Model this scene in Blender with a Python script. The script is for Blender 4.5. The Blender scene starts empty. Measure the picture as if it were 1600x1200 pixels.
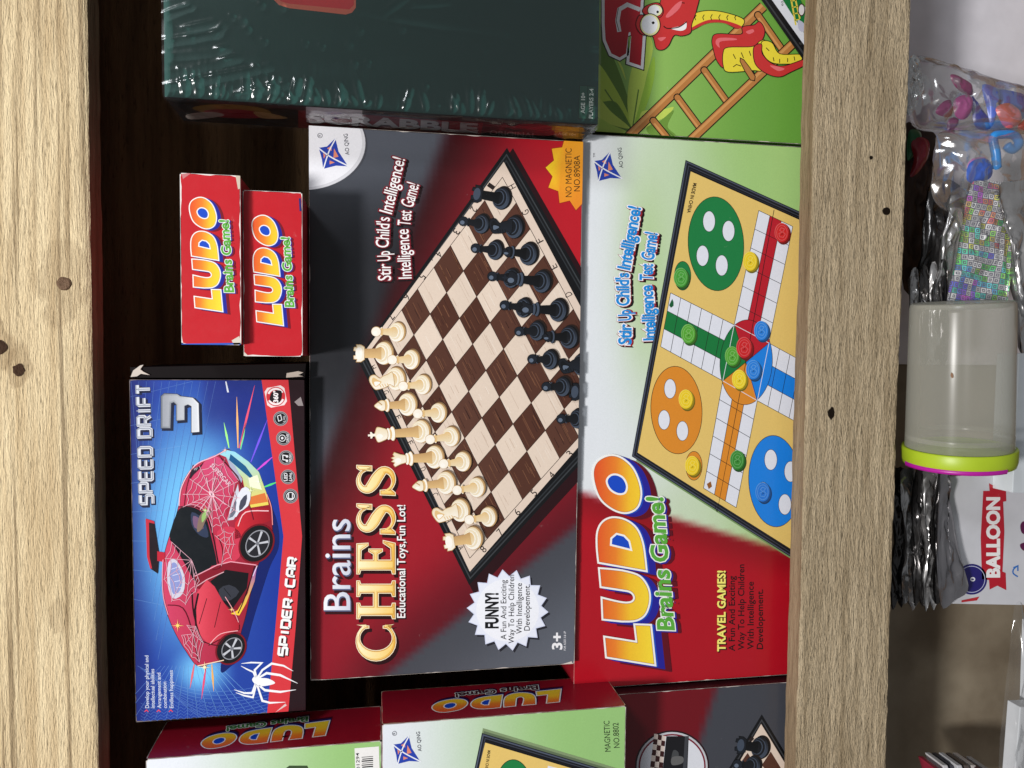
import bpy, bmesh, math, random
from math import sin, cos, pi, radians
from mathutils import Vector, Matrix, noise, geometry

random.seed(7)
SC = bpy.context.scene
COL = SC.collection

# ------------------------------------------------------------------ camera
# The photograph was taken with the phone on its side: world up is picture left.
FOCAL = 1200.0                      # in 1600-pixel-wide picture units
PITCH, YAW, ROLL = radians(10.2), radians(2.7), radians(0.58)
CAM = Vector((0.0, -0.48, 0.0))
FWD = Vector((-sin(YAW) * cos(PITCH), cos(YAW) * cos(PITCH), -sin(PITCH)))
_x = Vector((1, 0, 0)); _up = (_x - FWD * _x.dot(FWD)).normalized(); _r = FWD.cross(_up)
RGT = (_r * cos(ROLL) + _up * sin(ROLL)).normalized()
UPV = (_up * cos(ROLL) - _r * sin(ROLL)).normalized()
cd = bpy.data.cameras.new('camera'); cam = bpy.data.objects.new('camera', cd); COL.objects.link(cam)
cam.matrix_world = Matrix(((RGT.x, UPV.x, -FWD.x, CAM.x), (RGT.y, UPV.y, -FWD.y, CAM.y), (RGT.z, UPV.z, -FWD.z, CAM.z), (0, 0, 0, 1)))
cd.sensor_width = 36.0; cd.lens = FOCAL / 1600 * 36.0; cd.clip_start = 0.01; cd.clip_end = 50
SC.camera = cam

# ------------------------------------------------------------------ light
wd = bpy.data.worlds.new('World'); SC.world = wd; wd.use_nodes = True
bgn = wd.node_tree.nodes['Background']; bgn.inputs[0].default_value = (0.92, 0.96, 1.0, 1); bgn.inputs[1].default_value = 0.18
ld = bpy.data.lights.new('ceiling_lamp', 'AREA'); ld.shape = 'DISK'; ld.size = 0.24; ld.energy = 36; ld.color = (1.0, 0.975, 0.945)
lo = bpy.data.objects.new('ceiling_lamp', ld); COL.objects.link(lo)
lo.location = (-0.22, -1.22, 1.30)
lo.rotation_euler = (Vector((-0.03, 0.0, -0.05)) - Vector(lo.location)).to_track_quat('-Z', 'Y').to_euler()
l2 = bpy.data.lights.new('side_fill_light', 'AREA'); l2.shape = 'DISK'; l2.size = 0.30; l2.energy = 8; l2.color = (0.94, 0.97, 1.0)  # unseen weak fill, added so the shrink wrap ridges catch highlights
lo2 = bpy.data.objects.new('side_fill_light', l2); COL.objects.link(lo2); lo2.location = (0.92, -1.0, 0.75)
lo2.rotation_euler = (Vector((0.0, 0.0, -0.05)) - Vector(lo2.location)).to_track_quat('-Z', 'Y').to_euler()
SC.view_settings.view_transform = 'Standard'; SC.view_settings.look = 'None'
SC.view_settings.exposure = 0.0; SC.view_settings.gamma = 1.0
SC.view_settings.use_curve_mapping = False

# ------------------------------------------------------------------ helpers
def at(u, v, y):
    """point on the upright plane at depth y measured at picture position (u, v)"""
    d = FWD + RGT * ((u - 800) / FOCAL) - UPV * ((v - 600) / FOCAL)
    return CAM + d * ((y - CAM.y) / d.y)
def measure(P):
    d = P - CAM; w = d.dot(FWD)
    return (800 + FOCAL * d.dot(RGT) / w, 600 - FOCAL * d.dot(UPV) / w)
def lin(c):
    return tuple((x / 255 / 12.92) if x / 255 <= .04045 else ((x / 255 + .055) / 1.055) ** 2.4 for x in c)
def mixc(a, b, t):
    t = min(1, max(0, t)); return tuple(a[i] + (b[i] - a[i]) * t for i in range(3))
def sstep(a, b, x):
    t = min(1, max(0, (x - a) / (b - a))); return t * t * (3 - 2 * t)

MATS = {}
def nodes(name):
    m = bpy.data.materials.new(name); m.use_nodes = True
    nt = m.node_tree; b = nt.nodes['Principled BSDF']
    return m, nt, b
def setin(b, **k):
    for n, v in k.items(): b.inputs[n.replace('_', ' ')].default_value = v
def plain(name, col, rough=.5, metal=0.0, spec=.5, bump=None):
    if name in MATS: return MATS[name]
    m, nt, b = nodes(name); c = lin(col)
    tc = nt.nodes.new('ShaderNodeTexCoord'); nz = nt.nodes.new('ShaderNodeTexNoise'); nz.inputs['Scale'].default_value = 60; nz.inputs['Detail'].default_value = 5
    nt.links.new(tc.outputs['Object'], nz.inputs['Vector'])
    mx = nt.nodes.new('ShaderNodeMix'); mx.data_type = 'RGBA'
    mx.inputs['A'].default_value = tuple(x * .86 for x in c) + (1,); mx.inputs['B'].default_value = tuple(min(1, x * 1.1) for x in c) + (1,)
    nt.links.new(nz.outputs['Fac'], mx.inputs['Factor']); nt.links.new(mx.outputs['Result'], b.inputs['Base Color'])
    setin(b, Roughness=rough, Metallic=metal); b.inputs['Specular IOR Level'].default_value = spec
    if bump:
        n2 = nt.nodes.new('ShaderNodeTexNoise'); n2.inputs['Scale'].default_value = bump[0]; n2.inputs['Detail'].default_value = 6
        bp = nt.nodes.new('ShaderNodeBump'); bp.inputs['Strength'].default_value = bump[1]; bp.inputs['Distance'].default_value = .002
        nt.links.new(tc.outputs['Object'], n2.inputs['Vector']); nt.links.new(n2.outputs['Fac'], bp.inputs['Height']); nt.links.new(bp.outputs['Normal'], b.inputs['Normal'])
    MATS[name] = m; return m
def print_mat(name, rough=.3, spec=.45, coat=0.0):
    """printed paper: ink colours come from the 'ink' attribute"""
    if name in MATS: return MATS[name]
    m, nt, b = nodes(name)
    a = nt.nodes.new('ShaderNodeAttribute'); a.attribute_name = 'ink'
    tc = nt.nodes.new('ShaderNodeTexCoord')
    n1 = nt.nodes.new('ShaderNodeTexNoise'); n1.inputs['Scale'].default_value = 900; n1.inputs['Detail'].default_value = 3
    n2 = nt.nodes.new('ShaderNodeTexNoise'); n2.inputs['Scale'].default_value = 16; n2.inputs['Detail'].default_value = 4
    for n in (n1, n2): nt.links.new(tc.outputs['Object'], n.inputs['Vector'])
    mr = nt.nodes.new('ShaderNodeMapRange'); mr.inputs[3].default_value = .93; mr.inputs[4].default_value = 1.07
    nt.links.new(n1.outputs['Fac'], mr.inputs[0])
    mu = nt.nodes.new('ShaderNodeMix'); mu.data_type = 'RGBA'; mu.blend_type = 'MULTIPLY'; mu.inputs['Factor'].default_value = 1
    nt.links.new(a.outputs['Color'], mu.inputs['A']); nt.links.new(mr.outputs[0], mu.inputs['B'])
    # faint rubbing wear
    n3 = nt.nodes.new('ShaderNodeTexNoise'); n3.inputs['Scale'].default_value = 70; n3.inputs['Detail'].default_value = 8; n3.inputs['Roughness'].default_value = .75
    nt.links.new(tc.outputs['Object'], n3.inputs['Vector'])
    w = nt.nodes.new('ShaderNodeMapRange'); w.inputs[1].default_value = .66; w.inputs[2].default_value = .8; w.inputs[3].default_value = 0; w.inputs[4].default_value = .35
    nt.links.new(n3.outputs['Fac'], w.inputs[0])
    m2 = nt.nodes.new('ShaderNodeMix'); m2.data_type = 'RGBA'; m2.inputs['B'].default_value = (.62, .6, .58, 1)
    nt.links.new(w.outputs[0], m2.inputs['Factor']); nt.links.new(mu.outputs['Result'], m2.inputs['A'])
    nt.links.new(m2.outputs['Result'], b.inputs['Base Color'])
    bp = nt.nodes.new('ShaderNodeBump'); bp.inputs['Strength'].default_value = .25; bp.inputs['Distance'].default_value = .003
    nt.links.new(n2.outputs['Fac'], bp.inputs['Height']); nt.links.new(bp.outputs['Normal'], b.inputs['Normal'])
    rr = nt.nodes.new('ShaderNodeMapRange'); rr.inputs[3].default_value = rough - .06; rr.inputs[4].default_value = rough + .14
    nt.links.new(n3.outputs['Fac'], rr.inputs[0]); nt.links.new(rr.outputs[0], b.inputs['Roughness'])
    b.inputs['Specular IOR Level'].default_value = spec; b.inputs['Coat Weight'].default_value = coat; b.inputs['Coat Roughness'].default_value = .12
    MATS[name] = m; return m
def clear_film(name, tint=(1, 1, 1), rough=.08, base=.06, white=0.0, facing=.55):
    """thin clear plastic: transparent with a glossy skin and a little milkiness"""
    if name in MATS: return MATS[name]
    m = bpy.data.materials.new(name); m.use_nodes = True; nt = m.node_tree; nt.nodes.clear()
    o = nt.nodes.new('ShaderNodeOutputMaterial'); t = nt.nodes.new('ShaderNodeBsdfTransparent'); g = nt.nodes.new('ShaderNodeBsdfGlossy'); d = nt.nodes.new('ShaderNodeBsdfDiffuse')
    t.inputs[0].default_value = tuple(tint) + (1,); g.inputs['Roughness'].default_value = rough; d.inputs[0].default_value = (.8, .8, .8, 1)
    f = nt.nodes.new('ShaderNodeFresnel'); f.inputs[0].default_value = 1.5
    ad = nt.nodes.new('ShaderNodeMath'); ad.operation = 'MULTIPLY_ADD'; ad.inputs[1].default_value = facing; ad.inputs[2].default_value = base; ad.use_clamp = True
    nt.links.new(f.outputs[0], ad.inputs[0])
    m0 = nt.nodes.new('ShaderNodeMixShader'); m0.inputs[0].default_value = white
    nt.links.new(t.outputs[0], m0.inputs[1]); nt.links.new(d.outputs[0], m0.inputs[2])
    m1 = nt.nodes.new('ShaderNodeMixShader'); nt.links.new(ad.outputs[0], m1.inputs[0]); nt.links.new(m0.outputs[0], m1.inputs[1]); nt.links.new(g.outputs[0], m1.inputs[2])
    nt.links.new(m1.outputs[0], o.inputs[0])
    MATS[name] = m; return m

def mesh_obj(name, verts, faces, mat, parent=None, inks=None, smooth=False, local=True):
    """one mesh object; verts are world points and are moved into the parent's space"""
    if parent is not None and local:
        inv = parent.matrix_world.inverted(); verts = [inv @ Vector(v) for v in verts]
    me = bpy.data.meshes.new(name); me.from_pydata([tuple(v) for v in verts], [], faces); me.update()
    if inks is not None:
        at_ = me.color_attributes.new('ink', 'FLOAT_COLOR', 'POINT')
        flat = []
        for c in inks: flat += [c[0], c[1], c[2], 1.0]
        at_.data.foreach_set('color', flat)
    if smooth: me.polygons.foreach_set('use_smooth', [True] * len(me.polygons))
    me.materials.append(mat)
    o = bpy.data.objects.new(name, me); COL.objects.link(o)
    if parent is not None: o.parent = parent
    return o
def tag(o, label, cat, group=None):
    o['label'] = label; o['category'] = cat
    if group: o['group'] = group
    return o
def thing(name, label, cat, loc, rotz=0, group=None, rotx=0):
    o = bpy.data.objects.new(name, None); COL.objects.link(o)
    o.empty_display_size = .02
    o.location = loc; o.rotation_euler = (rotx, 0, rotz)
    o.matrix_world = Matrix.Translation(loc) @ Matrix.Rotation(rotz, 4, 'Z') @ Matrix.Rotation(rotx, 4, 'X')
    return tag(o, label, cat, group)
def structure(o): o['kind'] = 'structure'; return o
def bevel_box(x0, x1, y0, y1, z0, z1, b=.001, seg=2):
    bm = bmesh.new(); bmesh.ops.create_cube(bm, size=1)
    for v in bm.verts: v.co = Vector((x0 + (v.co.x + .5) * (x1 - x0), y0 + (v.co.y + .5) * (y1 - y0), z0 + (v.co.z + .5) * (z1 - z0)))
    if b: bmesh.ops.bevel(bm, geom=list(bm.edges), offset=b, segments=seg, affect='EDGES', profile=.5)
    vs = [v.co.copy() for v in bm.verts]; bm.verts.index_update(); fs = [[v.index for v in f.verts] for f in bm.faces]; bm.free()
    return vs, fs

# ---- plane geometry of the drawings -------------------------------------------------
def crm(pts, n=6, closed=True):
    out = []; N = len(pts)
    rng = range(N if closed else N - 1)
    for i in rng:
        p0 = pts[(i - 1) % N] if closed or i > 0 else pts[i]
        p1, p2 = pts[i], pts[(i + 1) % N]
        p3 = pts[(i + 2) % N] if closed or i + 2 < N else pts[i + 1]
        for k in range(n):
            t = k / n
            out.append(tuple(.5 * (2 * p1[j] + (p2[j] - p0[j]) * t + (2 * p0[j] - 5 * p1[j] + 4 * p2[j] - p3[j]) * t * t + (3 * p1[j] - p0[j] - 3 * p2[j] + p3[j]) * t ** 3) for j in (0, 1)))
    if not closed: out.append(tuple(pts[-1]))
    return out
def ell(c, a, b, rot=0, n=32, a0=0, a1=360):
    r = radians(rot); out = []
    full = abs(a1 - a0) >= 360
    for i in range(n if full else n + 1):
        t = radians(a0 + (a1 - a0) * i / n); x, y = a * cos(t), b * sin(t)
        out.append((c[0] + x * cos(r) - y * sin(r), c[1] + x * sin(r) + y * cos(r)))
    return out
def shift(pts, dx, dy): return [(p[0] + dx, p[1] + dy) for p in pts]
def area2(p): return sum(p[i][0] * p[(i + 1) % len(p)][1] - p[(i + 1) % len(p)][0] * p[i][1] for i in range(len(p)))
def inset(pts, d):
    """closed outline moved inwards by d (outwards when negative)"""
    n = len(pts); s = 1 if area2(pts) > 0 else -1; out = []
    for i in range(n):
        a, b, c = pts[i - 1], pts[i], pts[(i + 1) % n]
        def nrm(p, q):
            dx, dy = q[0] - p[0], q[1] - p[1]; l = math.hypot(dx, dy) or 1e-9; return (-dy / l * s, dx / l * s)
        n1, n2 = nrm(a, b), nrm(b, c); mx_, my_ = n1[0] + n2[0], n1[1] + n2[1]; l = math.hypot(mx_, my_) or 1e-9
        mx_, my_ = mx_ / l, my_ / l; k = max(.55, mx_ * n1[0] + my_ * n1[1])
        out.append((b[0] + mx_ * d / k, b[1] + my_ * d / k))
    return out
def affine(src, dst):
    (x0, y0), (x1, y1), (x2, y2) = src
    M = Matrix(((x1 - x0, x2 - x0), (y1 - y0, y2 - y0))).inverted()
    def f(p):
        q = M @ Vector((p[0] - x0, p[1] - y0))
        return (dst[0][0] + q[0] * (dst[1][0] - dst[0][0]) + q[1] * (dst[2][0] - dst[0][0]), dst[0][1] + q[0] * (dst[1][1] - dst[0][1]) + q[1] * (dst[2][1] - dst[0][1]))
    return f
def quadmap(q):
    """unit square -> quad (0,0)(1,0)(1,1)(0,1), projective"""
    (x0, y0), (x1, y1), (x2, y2), (x3, y3) = q
    dx1, dx2, dx3 = x1 - x2, x3 - x2, x0 - x1 + x2 - x3; dy1, dy2, dy3 = y1 - y2, y3 - y2, y0 - y1 + y2 - y3
    den = dx1 * dy2 - dx2 * dy1; g = (dx3 * dy2 - dx2 * dy3) / den; h = (dx1 * dy3 - dx3 * dy1) / den
    a, b, d, e = x1 - x0 + g * x1, x3 - x0 + h * x3, y1 - y0 + g * y1, y3 - y0 + h * y3
    return lambda s, t: ((a * s + b * t + x0) / (g * s + h * t + 1), (d * s + e * t + y0) / (g * s + h * t + 1))

FONT_CACHE = {}
def glyphs(s, bold=0.0, shear=0.0, sp=1.0):
    k = (s, bold, shear, sp)
    if k in FONT_CACHE: return FONT_CACHE[k]
    cu = bpy.data.curves.new('lettering', 'FONT'); cu.body = s; cu.size = 1; cu.offset = bold; cu.shear = shear; cu.space_character = sp; cu.resolution_u = 3; cu.fill_mode = 'FRONT'
    ob = bpy.data.objects.new('lettering', cu); COL.objects.link(ob)
    dg = bpy.context.evaluated_depsgraph_get(); me = bpy.data.meshes.new_from_object(ob.evaluated_get(dg))
    vs = [(v.co.x, v.co.y) for v in me.vertices]; fs = [list(p.vertices) for p in me.polygons]
    bpy.data.objects.remove(ob); bpy.data.curves.remove(cu); bpy.data.meshes.remove(me)
    FONT_CACHE[k] = (vs, fs); return vs, fs
CAP = max(p[1] for p in glyphs('H')[0])
STEP = 0.000007

class Face:
    """a flat face of a box on which things are printed; art is given in picture measure"""
    def __init__(s, root, o, ex, ez, x0, x1, z0, z1):
        M = root.matrix_world; s.root = root
        s.o = M @ Vector(o); R3 = M.to_3x3(); s.ex = (R3 @ Vector(ex)).normalized(); s.ez = (R3 @ Vector(ez)).normalized(); s.n = s.ex.cross(s.ez)
        s.rect = (x0, x1, z0, z1); s.sheet = None
        if s.n.dot(CAM - s.o) < 0: s.n = -s.n
    def loc(s, p):
        d = FWD + RGT * ((p[0] - 800) / FOCAL) - UPV * ((p[1] - 600) / FOCAL)
        P = CAM + d * ((s.o - CAM).dot(s.n) / d.dot(s.n)) - s.o
        return (P.dot(s.ex), P.dot(s.ez))
    def world(s, q, h): return s.o + s.ex * q[0] + s.ez * q[1] + s.n * h
def clip(poly, rect):
    x0, x1, z0, z1 = rect
    for ax, lim, sg in ((0, x0, 1), (0, x1, -1), (1, z0, 1), (1, z1, -1)):
        out = []; n = len(poly)
        for i in range(n):
            a, b = poly[i - 1], poly[i]; ia, ib = (a[ax] - lim) * sg >= 0, (b[ax] - lim) * sg >= 0
            if ia != ib:
                t = (lim - a[ax]) / (b[ax] - a[ax]); out.append(tuple(a[j] + (b[j] - a[j]) * t for j in range(len(a))))
            if ib: out.append(b)
        poly = out
        if len(poly) < 3: return []
    return poly
class Art:
    """collects printed shapes for one mesh part"""
    def __init__(s, face, level=0, T=None):
        s.f = face; s.V = []; s.F = []; s.C = []; s.k = level; s.T = T
    def _c(s, col, p): return lin(col(p[0], p[1])) if callable(col) else lin(col)
    def up(s, n=1): s.k += n; return s
    def poly(s, pts, col, T=True):
        s.k += 1
        if s.T and T: pts = [s.T(p) for p in pts]
        q = []
        for p in pts:
            l = s.f.loc(p); c = s._c(col, p); q.append((l[0], l[1]) + c)
        q = clip(q, s.f.rect)
        # drop duplicate points
        q = [q[i] for i in range(len(q)) if math.hypot(q[i][0] - q[i - 1][0], q[i][1] - q[i - 1][1]) > 1e-7]
        if len(q) < 3: return s
        b = len(s.V); h = .0002 + s.k * STEP
        for w in q: s.V.append(s.f.world(w, h)); s.C.append(w[2:])
        if len(q) <= 4: s.F.append([b + i for i in range(len(q))])
        else:
            for t in geometry.tessellate_polygon([[Vector((w[0] * 1000, w[1] * 1000, 0)) for w in q]]): s.F.append([b + i for i in t])
        return s
    def blob(s, pts, col, n=6): return s.poly(crm(pts, n), col)
    def oval(s, c, a, b, col, rot=0, n=32): return s.poly(ell(c, a, b, rot, n), col)
    def ribbon(s, pts, wid, col, closed=False):
        """stroke; wid is a number or one per point"""
        n = len(pts); w = wid if isinstance(wid, (list, tuple)) else [wid] * n
        L, R_ = [], []
        for i in range(n):
            a = pts[i - 1] if (i > 0 or closed) else pts[i]; c = pts[(i + 1) % n] if (i < n - 1 or closed) else pts[i]
            b = pts[i]
            d1 = (b[0] - a[0], b[1] - a[1]); d2 = (c[0] - b[0], c[1] - b[1])
            l1, l2 = math.hypot(*d1), math.hypot(*d2)
            if l1 < 1e-9: d1, l1 = d2, l2
            if l2 < 1e-9: d2, l2 = d1, l1
            n1 = (-d1[1] / l1, d1[0] / l1); n2 = (-d2[1] / l2, d2[0] / l2); m = (n1[0] + n2[0], n1[1] + n2[1]); l = math.hypot(*m) or 1
            m = (m[0] / l, m[1] / l); k = max(.5, m[0] * n1[0] + m[1] * n1[1]); hw = w[i] / 2 / k
            L.append((b[0] + m[0] * hw, b[1] + m[1] * hw)); R_.append((b[0] - m[0] * hw, b[1] - m[1] * hw))
        k0 = s.k
        for i in range(n if closed else n - 1):
            s.k = k0; j = (i + 1) % n; s.poly([L[i], L[j], R_[j], R_[i]], col)
        return s
    def text(s, st, p0, p1, cap, col, bold=0.0, shear=0.0, sp=1.0, dx=0, dy=0, T=True, grow=0):
        """lettering from baseline start p0 to baseline end p1"""
        s.k += 1
        vs, fs = glyphs(st, bold, shear, sp)
        ref = glyphs(st, 0.0, shear, sp)[0]
        x0, x1 = min(v[0] for v in ref), max(v[0] for v in ref)
        ux, uy = p1[0] - p0[0], p1[1] - p0[1]; L = math.hypot(ux, uy); ux, uy = ux / L, uy / L; sx = L / (x1 - x0); sy = cap / CAP
        b = len(s.V); h = .0002 + s.k * STEP
        for v in vs:
            X, Y = (v[0] - x0) * sx, v[1] * sy
            p = (p0[0] + dx + ux * X + uy * Y, p0[1] + dy + uy * X - ux * Y)
            if s.T and T: p = s.T(p)
            l = s.f.loc(p); r = s.f.rect
            l = (min(max(l[0], r[0]), r[1]), min(max(l[1], r[2]), r[3]))
            s.V.append(s.f.world(l, h)); s.C.append(s._c(col, p))
        s.F += [[b + i for i in f] for f in fs]
        return s
    def field(s, fn, nx=40, nz=30, m=.0004):
        """the whole face as a fine sheet, coloured by fn(u, v)"""
        x0, x1, z0, z1 = s.f.rect; b = len(s.V)
        for j in range(nz + 1):
            for i in range(nx + 1):
                P = s.f.world((x0 + m + (x1 - x0 - 2 * m) * i / nx, z0 + m + (z1 - z0 - 2 * m) * j / nz), .00015)
                s.V.append(P); s.C.append(lin(fn(*measure(P))))
        for j in range(nz):
            for i in range(nx):
                a = b + j * (nx + 1) + i; s.F.append([a, a + 1, a + nx + 2, a + nx + 1])
        return s
    def edges(s, col=(205, 195, 188), w=.0009, dens=60, sides='lrtb', thr=.1, seed=0):
        """rubbed white board showing along the folds"""
        x0, x1, z0, z1 = s.f.rect; h = .00018
        for sd in sides:
            horiz = sd in 'tb'; Ln = (x1 - x0) if horiz else (z1 - z0)
            n = int(Ln / .0025)
            pr = None
            for i in range(n + 1):
                t = i / n
                k = noise.noise(Vector((t * Ln * 90, seed * 3.1 + ord(sd), 0))) + .5 * noise.noise(Vector((t * Ln * 300, seed * 1.7, ord(sd))))
                ww = max(0.00012, w * (k + thr)) + .0011 * math.exp(-min(t, 1 - t) * Ln / .0022) * (.4 + abs(k))
                if horiz:
                    z = z1 if sd == 't' else z0; sg = -1 if sd == 't' else 1; a, c = (x0 + Ln * t, z), (x0 + Ln * t, z + sg * ww)
                else:
                    x = x1 if sd == 'r' else x0; sg = -1 if sd == 'r' else 1; a, c = (x, z0 + Ln * t), (x + sg * ww, z0 + Ln * t)
                b = len(s.V); s.V += [s.f.world(a, h), s.f.world(c, h)]; s.C += [lin(col)] * 2
                if pr is not None: s.F.append([pr, pr + 1, b + 1, b])
                pr = b
        return s
    def build(s, name, mat='print'):
        if not s.F: return None
        o = mesh_obj(name, s.V, s.F, MATS[mat], s.f.root, s.C)
        if name in ('front_artwork', 'side_artwork'): s.f.sheet = o
        elif getattr(s.f, 'sheet', None): o.parent = s.f.sheet           # printed on the sheet that covers the face
        return o
print_mat('print', .30, .45, .12)
print_mat('print_gloss', .22, .5, .3)

def carton(root, w, t, h, col, b=.0012):
    """folding box body: closed walls with tuck-flap seams, base centre of the front at the root"""
    vs, fs = bevel_box(-w / 2, w / 2, 0, t, 0, h, b)
    M = root.matrix_world
    o = mesh_obj('carton', [M @ v for v in vs], fs, plain('carton_%d_%d_%d' % col, col, .42, 0, .4, (40, .12)), root)
    return o
def front(root, w, h): return Face(root, (0, 0, 0), (1, 0, 0), (0, 0, 1), -w / 2, w / 2, 0, h)
def game_box(name, label, x0, x1, z0, z1, y, t, col, rotz=0, rotx=0, cat='game box', group=None):
    r = thing(name, label, cat, ((x0 + x1) / 2, y, z0), rotz, group, rotx)
    carton(r, x1 - x0, t, z1 - z0, col)
    return r, front(r, x1 - x0, z1 - z0)

# ------------------------------------------------------------------ wood
def wood_mat(name, light, dark, stain, scale=1.0, bump=.6, marks=(), pore=480, lines=0.0):
    m, nt, b = nodes(name); N = nt.nodes.new; L = nt.links.new
    tc = N('ShaderNodeTexCoord')
    def stretched(sx, sc, det=5, rough=.6):
        mp = N('ShaderNodeMapping'); mp.inputs['Scale'].default_value = (sx, 1, 1); L(tc.outputs['Object'], mp.inputs['Vector'])
        n = N('ShaderNodeTexNoise'); n.inputs['Scale'].default_value = sc; n.inputs['Detail'].default_value = det; n.inputs['Roughness'].default_value = rough
        L(mp.outputs[0], n.inputs['Vector']); return n
    g1 = stretched(.06, 130 * scale, 6); g2 = stretched(.17, pore * scale, 4, .7); g3 = stretched(.5, 9, 4); g4 = stretched(.12, 1100 * scale, 3)
    cr = N('ShaderNodeValToRGB'); e = cr.color_ramp.elements
    e[0].position = .30; e[0].color = lin(dark) + (1,); e[1].position = .62; e[1].color = lin(light) + (1,)
    L(g1.outputs['Fac'], cr.inputs[0])
    # dark open pores, short dashes along the grain
    pr = N('ShaderNodeMapRange'); pr.inputs[1].default_value = .57; pr.inputs[2].default_value = .68; pr.inputs[3].default_value = 0; pr.inputs[4].default_value = .62; L(g2.outputs['Fac'], pr.inputs[0])
    m1 = N('ShaderNodeMix'); m1.data_type = 'RGBA'; m1.inputs['B'].default_value = tuple(x * .55 for x in lin(dark)) + (1,)
    L(pr.outputs[0], m1.inputs['Factor']); L(cr.outputs[0], m1.inputs['A'])
    st = N('ShaderNodeMapRange'); st.inputs[1].default_value = .52; st.inputs[2].default_value = .78; st.inputs[3].default_value = 0; st.inputs[4].default_value = .6; L(g3.outputs['Fac'], st.inputs[0])
    m2 = N('ShaderNodeMix'); m2.data_type = 'RGBA'; m2.inputs['B'].default_value = lin(stain) + (1,); L(st.outputs[0], m2.inputs['Factor']); L(m1.outputs['Result'], m2.inputs['A'])
    last = m2
    if lines:                                                    # fine dark growth lines along the board
        g5 = stretched(.015, 260, 3, .5); gl_ = N('ShaderNodeMapRange'); gl_.inputs[1].default_value = .56; gl_.inputs[2].default_value = .66; gl_.inputs[3].default_value = 0; gl_.inputs[4].default_value = lines; L(g5.outputs['Fac'], gl_.inputs[0])
        mk = N('ShaderNodeMix'); mk.data_type = 'RGBA'; mk.inputs['B'].default_value = tuple(x * .6 for x in lin(stain)) + (1,); L(gl_.outputs[0], mk.inputs['Factor']); L(last.outputs['Result'], mk.inputs['A']); last = mk
    for (mx_, mz_, rr_, st_r) in marks:                          # ragged resin stains round knots and nails
        mpp = N('ShaderNodeMapping'); mpp.inputs['Location'].default_value = (-mx_, 0, -mz_); L(tc.outputs['Object'], mpp.inputs['Vector']); sc_ = N('ShaderNodeVectorMath'); sc_.operation = 'MULTIPLY'; sc_.inputs[1].default_value = (.55, 0, 1); L(mpp.outputs[0], sc_.inputs[0])
        ln_ = N('ShaderNodeVectorMath'); ln_.operation = 'LENGTH'; L(sc_.outputs[0], ln_.inputs[0]); nn = N('ShaderNodeTexNoise'); nn.inputs['Scale'].default_value = 75; nn.inputs['Detail'].default_value = 5; L(tc.outputs['Object'], nn.inputs['Vector'])
        ma = N('ShaderNodeMath'); ma.operation = 'MULTIPLY_ADD'; ma.inputs[1].default_value = rr_ * 1.6; L(nn.outputs['Fac'], ma.inputs[0]); L(ln_.outputs['Value'], ma.inputs[2])
        mr_ = N('ShaderNodeMapRange'); mr_.inputs[1].default_value = rr_ * 1.8; mr_.inputs[2].default_value = rr_ * 1.62; mr_.inputs[3].default_value = 0; mr_.inputs[4].default_value = st_r; L(ma.outputs[0], mr_.inputs[0])
        mk = N('ShaderNodeMix'); mk.data_type = 'RGBA'; mk.inputs['B'].default_value = tuple(x * .8 for x in lin(stain)) + (1,); L(mr_.outputs[0], mk.inputs['Factor']); L(last.outputs['Result'], mk.inputs['A']); last = mk
    L(last.outputs['Result'], b.inputs['Base Color'])
    ad = N('ShaderNodeMath'); ad.operation = 'ADD'; L(g2.outputs['Fac'], ad.inputs[0]); L(g4.outputs['Fac'], ad.inputs[1])
    bp = N('ShaderNodeBump'); bp.inputs['Strength'].default_value = bump; bp.inputs['Distance'].default_value = .0016; bp.invert = True
    L(ad.outputs[0], bp.inputs['Height']); L(bp.outputs['Normal'], b.inputs['Normal'])
    setin(b, Roughness=.82); b.inputs['Specular IOR Level'].default_value = .2
    return m
W_PALE = wood_mat('pale_rough_sawn_pine', (222, 202, 164), (188, 163, 124), (158, 132, 98), 1.0, .75, [(_n.x, _n.z - .1605, _r, _k) for _n, _r, _k in ((at(100, 443, 0), .015, .32), (at(29, 578, 0), .008, .45), (at(-2, 542, 0), .009, .5), (at(92, 960, 0), .006, .3))], 640, .7)
W_TAN = wood_mat('tan_rough_sawn_pine', (190, 172, 143), (144, 126, 99), (130, 112, 87), 1.0, 1.0)
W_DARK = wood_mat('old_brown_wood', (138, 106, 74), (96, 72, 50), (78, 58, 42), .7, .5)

W_EDGE = wood_mat('darker_edge_wood', (150, 130, 104), (112, 92, 70), (98, 80, 62), .8, .6)

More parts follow.
